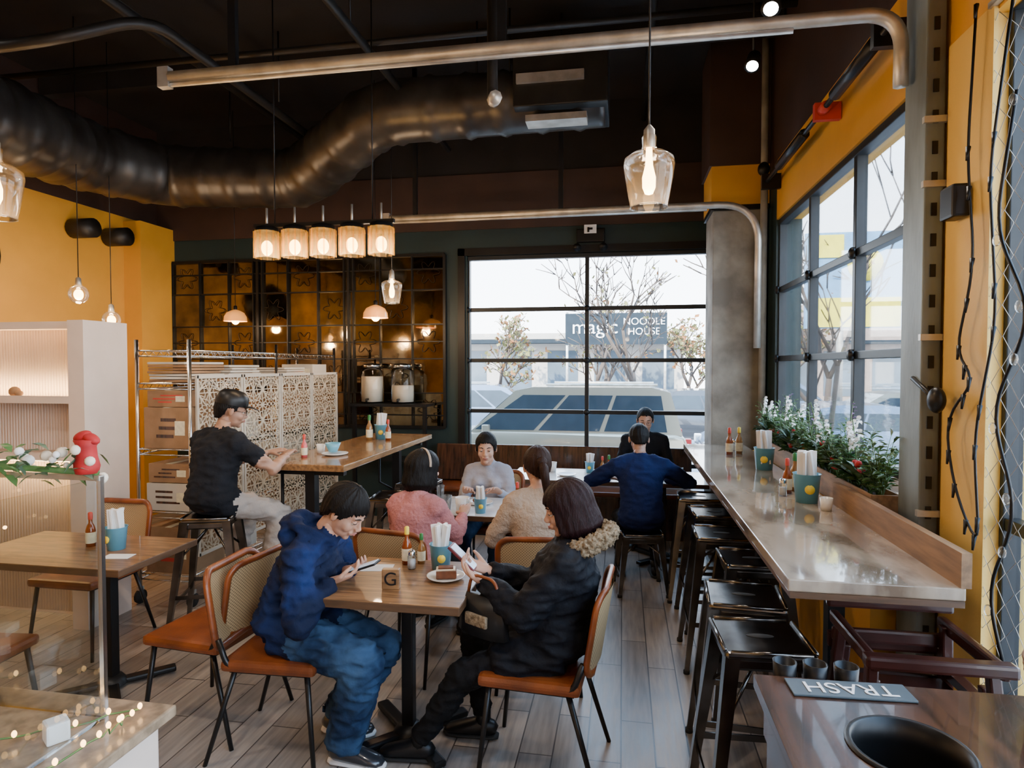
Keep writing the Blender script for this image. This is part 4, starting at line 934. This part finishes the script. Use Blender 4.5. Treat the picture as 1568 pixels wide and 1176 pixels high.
# ---------------------------------------------------------------- left partition
m=MB(); PX1=-3.47
m.box2((XL+.01,3.78,0),(PX1-.12,3.93,2.04),mCaneW)
m.box2((PX1-.12,3.56,0),(PX1,3.93,2.05),mCaneW)
m.box2((XL+.01,3.66,2.0),(PX1-.12,3.78,2.05),mCaneW)
m.box2((XL+.01,3.56,1.50),(PX1-.12,3.78,1.53),mCaneW); m.box2((XL+.01,3.56,1.53),(PX1-.12,3.575,1.55),mCaneW)
m.box2((XL+.01,3.56,1.12),(PX1-.12,3.78,1.16),mCaneW)
for i in range(90):
    x=XL+.03+i*.0235
    if x<PX1-.13: m.tube([(x,3.78,0.02),(x,3.78,2.0)],.009,mCaneW,n=6)
m.box2((XL+.05,3.60,1.532),(PX1-.15,3.62,1.54),mLED)
m.box2((XL+.05,3.60,1.108),(PX1-.15,3.62,1.118),mLED)
m.ell((-4.05,3.60,1.575),(.04,.03,.035),mCard); m.ell((-4.0,3.585,1.565),(.03,.02,.02),mCard)
o=m.obj('ribbed_service_counter')
l=light('AREA','led_light',(-4.5,3.66,1.56),34,(1,.62,.25),o); l.data.shape='RECTANGLE'; l.data.size=2; l.data.size_y=.04; l.rotation_euler=(rad(150),0,0)
l=light('AREA','led_light_low',(-4.5,3.66,1.10),14,(1,.62,.25),o); l.data.shape='RECTANGLE'; l.data.size=2; l.data.size_y=.04; l.rotation_euler=(rad(30),0,0)
m=MB(); m.tube([(-5.6,4.55+.3*math.cos(a),2.75+.3*math.sin(a)) for a in [2*PI*k/32 for k in range(32)]],.02,mBlack,closed=True); m.tube([(-5.61,4.55,2.75),(-5.6,4.55,2.75)],.28,mBlack,n=32); m.obj('round_wall_clock')

# ---------------------------------------------------------------- glass display case (front left)
m=MB(); m.box2((-2.9,.2,0),(-1.22,1.47,.80),mCaneW,bev=.01); m.box2((-2.92,.18,.80),(-1.19,1.5,.83),M('case_top',(.36,.26,.17),.3,var=.45,scale=30,coat=.3),bev=.006)
m.box2((-2.85,1.40,.835),(-1.32,1.408,1.46),mCase); m.box2((-1.326,.4,.835),(-1.318,1.40,1.46),mCase)
m.box2((-1.330,1.396,.83),(-1.318,1.408,1.465),mChrome); m.box2((-2.85,1.394,1.455),(-1.32,1.412,1.468),mGalv)
m.obj('glass_display_case')
m=MB()
for i in range(7):
    x=-2.1+i*.12+random.uniform(-.02,.02); m.box((x,1.25+random.uniform(-.1,.08),.855),(.05,.05,.05),mPaper,rot=(0,0,random.uniform(0,90)),bev=.006)
    m.box((x+.03,1.12+random.uniform(-.1,.05),.845),(.08,.05,.03),mCream,rot=(0,0,random.uniform(0,90)),bev=.004)
for v in m.v: v.z=max(v.z,.8305)
m.obj('pastry_blocks')
def fairy(name,pts,n,r=.006):
    m=MB(); pts=[V(p) for p in pts]; P=[]
    for a,b in zip(pts,pts[1:]):
        for k in range(10): P.append(a.lerp(b,k/10)+V((random.uniform(-.01,.01),random.uniform(-.01,.01),random.uniform(-.0,.012))))
    m.tube(P,.0025,mLeaf,n=4)
    for i in range(0,len(P),max(1,len(P)//n)):
        m.ell(P[i]+V((0,0,.008)),(r,r,r*1.5),mBulbS,nu=8,nv=6)
    return m.obj(name)
fairy('fairy_lights',[(-2.3,1.2,.84),(-1.8,1.3,.84),(-1.5,1.22,.84),(-1.26,1.44,.84),(-1.24,1.3,.84),(-1.3,1.05,.84),(-1.26,.8,.84)],22)
m=MB()
for i in range(190):
    x=random.uniform(-2.5,-1.33); p=V((x,1.40+random.uniform(-.03,.03),1.475+random.uniform(-.03,.06))); 
    a=random.random()*6.28; d=V((math.cos(a),math.sin(a)*.6,random.uniform(-.8,.8)))*.045
    leafq(m,p,d,.012,random.choice([mLeaf,mLeafD,mLeaf]))
for i in range(55):
    m.ell((random.uniform(-2.5,-1.33),1.4+random.uniform(-.05,.04),1.485+random.uniform(-.04,.07)),random.uniform(.006,.016),random.choice([mPaper,mCream,mPaper,mPaper,mCream]),nu=8,nv=6)
m.tube([(-2.5,1.4,1.475),(-1.9,1.4,1.49),(-1.33,1.4,1.475)],.008,mLeaf)
for i in range(14): m.ell((random.uniform(-2.5,-1.35),1.35,1.45+random.uniform(-.14,.04)),.005,mBulbS,nu=6,nv=4)
m.obj('holiday_garland',fixn=False)
m=MB()
m.lathe([(.001,0),(.026,.002),(.030,.02),(.024,.045),(.022,.07),(.030,.088),(.001,.09)],mRed,n=14)
m.ell((-.012,0,.096),(.026,.016,.014),mRed,rot=(0,-24,0)); m.ell((.014,0,.092),(.024,.016,.012),mRed,rot=(0,28,0)); m.ell((-.02,0,.03),(.016,.014,.024),mRed,rot=(0,20,0))
m.obj('red_velvet_pouch',(-1.355,1.395,1.472))

# ---------------------------------------------------------------- right storefront wire and lights
m=MB()
n=26
for i in range(n):
    y0=1.1+i*.053; P=[]
    for k in range(46): z=.6+k*.052; P.append((1.24,y0+(.024 if (k+i)%2 else -.024)+.004*math.sin(k),z))
    m.tube(P,.0014,mWire,n=3)
m.box2((1.225,1.08,.57),(1.245,2.44,.59),mGalv); m.box2((1.225,1.08,2.97),(1.245,2.44,2.99),mGalv)
m.obj('wire_mesh_screen')
m=MB()
P=[(1.2,2.46,3.0),(1.2,2.5,2.5),(1.2,2.44,2.1),(1.2,2.55,1.8),(1.19,2.4,1.7),(1.19,2.6,1.55),(1.18,2.5,1.3),(1.19,2.35,1.12),(1.2,2.42,1.5),(1.2,2.3,1.9),(1.2,2.36,2.4),(1.2,2.25,2.9)]
P=fillet(P,.12,5); m.tube(P,.005,mBlack,n=6)
for i in range(0,len(P),3): m.tube([P[i],P[i]+V((-.01,-.01,-.05))],[.009,.004],mBlack,n=6)
m.box((1.2,2.58,2.35),(.06,.1,.12),mBlack,bev=.01)
P=[(1.19,2.2,2.6),(1.19,2.3,2.2),(1.19,2.1,1.9),(1.19,2.3,1.6),(1.19,2.15,1.3),(1.19,2.3,1.0),(1.19,2.2,.8)]
P=fillet(P,.12,5); m.tube(P,.006,mBlack,n=6)
for i in range(0,len(P),4): m.ell(P[i]+V((-.01,0,-.03)),(.012,.012,.02),mPend,nu=8,nv=6)
m.ell((1.17,2.62,1.62),(.03,.04,.05),mBlack); m.tube([(1.17,2.62,1.62),(1.16,2.8,1.7)],.01,mBlack)
m.obj('hanging_string_light_cable')
m=MB(); m.box2((1.235,2.42,.0),(1.249,2.72,2.98),mYellowLit); m.obj('trim_3')

# ---------------------------------------------------------------- exterior
slab('ground',(-40,YF+.25,-.5),(40,60,-.35),mAsph)
slab('sidewalk',(-12,YF+.21,-.34),(3.5,YF+2.4,-.12),mWalk)
slab('side_street',(XR+.25,-20,-.5),(40,YF+.25,-.35),mAsph)
def car(x,y,rz,mat,L=4.7,H=1.75,W=1.85,wagon=True):
    m=MB(); h=L/2
    body=[(-h,.35),(-h,.75),(-h+.08,.98),(-h+.9 if not wagon else -h+.25,1.02),(h-1.5,1.02),(h-.35,.9),(h-.05,.75),(h,.4),(h-.15,.3),(-h+.15,.3)]
    m.prism(body,-W/2,W/2,mat,bev=.07)
    if wagon: gh=[(-h+.12,1.0),(-h+.3,H-.08),(-h+.6,H),(h-2.2,H),(h-1.9,H-.06),(h-1.15,1.0)]
    else: gh=[(-h+.5,1.0),(-h+1.2,H-.05),(-h+1.6,H),(h-2.2,H),(h-1.9,H-.05),(h-1.1,1.0)]
    n=len(gh); 
    def hw(z): return W/2-.05-.17*(z-1)/(H-1)
    vs=[(p[0],-hw(p[1]),p[1]) for p in gh]+[(p[0],hw(p[1]),p[1]) for p in gh]
    m.add(vs,[list(range(n)),list(range(2*n-1,n-1,-1))]+[[i,i+n,(i+1)%n+n,(i+1)%n] for i in range(n)],mat)
    a,b=gh[0][0]+.2,gh[-1][0]-.05; zt=H-.13; at=gh[1][0]+.12; bt=gh[-2][0]-.1
    ws=3 if wagon else 2
    for s in(-1,1):
        for i in range(ws):
            u0,u1=i/ws+.012,(i+1)/ws-.012
            q=[]
            for (u,z) in ((u0,1.05),(u1,1.05),(u1,zt),(u0,zt)):
                xx=(a+(b-a)*u) if z<1.2 else (at+(bt-at)*u); q.append((xx,s*(hw(z)+.006),z))
            m.quad(q,mCarGl)
        if wagon: m.tube([(-h+.5,s*(hw(H)-.05),H+.04),(h-2.4,s*(hw(H)-.05),H+.04)],.02,mGalv)
        m.box((-h+.05,s*(W/2-.12),.85),(.12,.18,.2),mTail); m.box((h-.12,s*(W/2-.2),.72),(.2,.3,.14),mPaper,bev=.02)
        m.box((0,s*(W/2+.005),.45),(L-1.8,.03,.1),mCarG)
        m.box((h-1.45,s*(W/2+.06),1.08),(.12,.14,.12),mat,bev=.02)
    fx=[(gh[-2][0]+.03,zt+.03),(gh[-1][0]-.05,1.06)]
    m.quad([(fx[1][0]+.02,-hw(1)+.1,fx[1][1]),(fx[1][0]+.02,hw(1)-.1,fx[1][1]),(fx[0][0]+.03,hw(H)-.08,fx[0][1]),(fx[0][0]+.03,-hw(H)+.08,fx[0][1])],mCarGl)
    for sx in(-h+.9,h-.95):
        for s in(-1,1):
            m.tube([(sx,s*(W/2-.2),.34),(sx,s*(W/2+.015),.34)],.34,mRubber,n=24); m.tube([(sx,s*(W/2+.01),.34),(sx,s*(W/2+.03),.34)],.21,mGalv,n=16)
    return m.obj('parked_car',(x,y,-.35),rz)
car(-1.3,11.0,180,mSilver); car(3.6,11.8,180,mCarB,4.5,1.45,1.8,False); car(-7.2,11,0,mCarW,4.6,1.5,1.8,False)
car(-3.4,16.5,8,mCarB,4.5,1.6,1.8,True); car(2.2,16.6,0,mCarG,4.6,1.5,1.8,False); car(8.6,11.5,90,mCarG,4.6,1.6,1.8,True); car(6.0,7.0,80,mCarW,4.5,1.5,1.8,False); car(7.3,17.3,0,mSilver,4.5,1.45,1.8,False)
car(-.6,20.8,180,mCarR,4.4,1.45,1.8,False); car(-6,20.5,0,mCarG,4.4,1.5,1.8,True); car(4.9,20.9,0,mCarB,4.4,1.7,1.8,True)
def building(x0,x1,y0,y1,h,mat,name='building'):
    m=MB(); m.box2((x0,y0,-.35),(x1,y1,h),mat); m.box2((x0-.1,y0-.1,h),(x1+.1,y1,h+.25),mat)
    x=x0+.8
    while x<x1-1.6: m.box2((x,y0-.03,.4),(x+1.3,y0,2.4),mBldW); x+=2.0
    m.box2((x0,y0-.8,2.7),(x1,y0,2.85),mBan)
    return m.obj(name)
mBrick=M('building_brick',(.42,.33,.28),.9,var=.2)
building(-16,2.5,27,34,2.9,mBld); building(6,26,30,36,4.2,mBrick); building(-40,-18,25,32,5,mBld)
m=MB(); m.box2((-1.75,19.38,2.4),(1.3,19.42,3.35),mBan)
for x in(-1.7,1.25): m.tube([(x,19.45,-.35),(x,19.45,3.4)],.04,mGalv)
o=m.obj('restaurant_banner')
text_mesh('magic',.62,mPaper,'lettering_1',Matrix.Translation((-.85,19.36,2.92))@Matrix.Rotation(PI/2,4,'X'),o); text_mesh('NOODLE\nHOUSE',.30,mPaper,'lettering_2',Matrix.Translation((.62,19.36,2.93))@Matrix.Rotation(PI/2,4,'X'),o)
m=MB(); m.box2((3.6,13.5,2.5),(5.4,13.6,4.4),mSignB); m.box2((3.65,13.47,2.52),(5.35,13.5,3.1),mSignY); m.tube([(4.7,13.46,3.75),(4.7,13.49,3.75)],.33,mSignY,n=24); m.box2((3.65,13.47,3.9),(4.3,13.5,4.35),mSignY); m.tube([(4.3,13.65,-.35),(4.3,13.65,4.3)],.07,mGalv); m.obj('street_sign')
m=MB(); m.box2((1.7,9.0,-.12),(2.1,9.4,4.6),mConc); m.box2((1.6,8.9,4.6),(2.2,9.5,4.8),mConc); m.obj('exterior_post')
def tree(x,y,h,seed,leaves=260,dense=1,thin=1):
    random.seed(seed); m=MB(); tips=[]
    def br(p,d,l,r,dep):
        q=p+d*l; mid=p.lerp(q,.5)+V((random.uniform(-1,1),random.uniform(-1,1),0))*l*.06
        m.tube([p,mid,q],[r,r*.85,r*.7],mBark,n=5 if dep<3 else 3)
        if dep>=3: tips.append((mid,q))
        if dep>=5: return
        for k in range(3 if dep<4 else 2):
            nd=(d+V((random.uniform(-1,1),random.uniform(-1,1),random.uniform(-.3,.6)))*.8).normalized()
            br(q if k<2 else mid,nd,l*random.uniform(.6,.82),max(r*.6,.012),dep+1)
    br(V((0,0,0)),V((0,0,1)),h*.28,.10*thin,0)
    for i in range(leaves):
        a,b=random.choice(tips); p=a.lerp(b,random.random())+V([random.uniform(-.15,.15) for _ in range(3)])
        d=V([random.uniform(-1,1) for _ in range(3)])*.07*dense; s=V([random.uniform(-1,1) for _ in range(3)])*.05*dense
        m.add([p,p+d*.5+s,p+d,p+d*.5-s],[[0,1,2,3]],random.choice([mLeafRed,mLeafOl,mLeafOl]))
    return m.obj('street_tree',(x,y,-.35),fixn=False)
tree(-3.4,9.8,6.5,1,40,.8,.6); tree(.2,14.2,6.2,2,60,1.1,.8); tree(4.4,14.6,6.5,3,80,1.2,.9); tree(-.9,23,5.6,5,500,1.8,1.1); tree(7.4,14.8,6,6,150,1.4,.9); tree(-6,15,6,7,80,1.2,.9); tree(10.5,12,5,8,150,1.4,.9); tree(5.6,23.5,6,9,700,2.0,1.1); tree(-4.6,23.5,5,12,600,2.0,1.1); tree(2.4,24,4.8,14,700,2.0,1.1); tree(3.1,9.9,7.5,21,20,.8,.5); tree(-.6,24.5,6.5,31,300,1.8,1.2)

# ---------------------------------------------------------------- world & lights
wd=bpy.data.worlds.new('sky'); bpy.context.scene.world=wd; wd.use_nodes=True; nt=wd.node_tree; bg=nt.nodes['Background']
tc=nt.nodes.new('ShaderNodeTexCoord'); sp=nt.nodes.new('ShaderNodeSeparateXYZ'); nt.links.new(tc.outputs['Generated'],sp.inputs[0])
cr=nt.nodes.new('ShaderNodeValToRGB'); cr.color_ramp.elements[0].position=.0; cr.color_ramp.elements[0].color=(.93,.96,1,1); cr.color_ramp.elements[1].position=.6; cr.color_ramp.elements[1].color=(.42,.66,1,1)
nt.links.new(sp.outputs[2],cr.inputs[0]); nt.links.new(cr.outputs[0],bg.inputs[0]); bg.inputs[1].default_value=11.5
l=light('SUN','sun',(0,0,20),22,(1,.93,.82)); l.data.angle=rad(1); l.rotation_euler=V((.35,.75,-.62)).to_track_quat('-Z','Y').to_euler()
def portal(loc,rot,sx,sy):
    o=light('AREA','window_portal',loc,1); o.data.shape='RECTANGLE'; o.data.size=sx; o.data.size_y=sy; o.rotation_euler=[rad(a) for a in rot]
    o.data.cycles.is_portal=True
portal((-.39,YF+.25,1.55),(-90,0,0),2.7,2.9)
portal((XR+.25,4.25,2.0),(0,90,0),1.95,2.6)
portal((XR+.25,0,1.8),(0,90,0),2.5,5.0)

cam=bpy.data.cameras.new('camera'); co=bpy.data.objects.new('camera',cam); bpy.context.collection.objects.link(co)
co.location=(0,0,1.75); co.rotation_euler=(rad(90-1.66),0,rad(10.0)); cam.sensor_width=36; cam.lens=22.1; cam.clip_start=.05
bpy.context.scene.camera=co
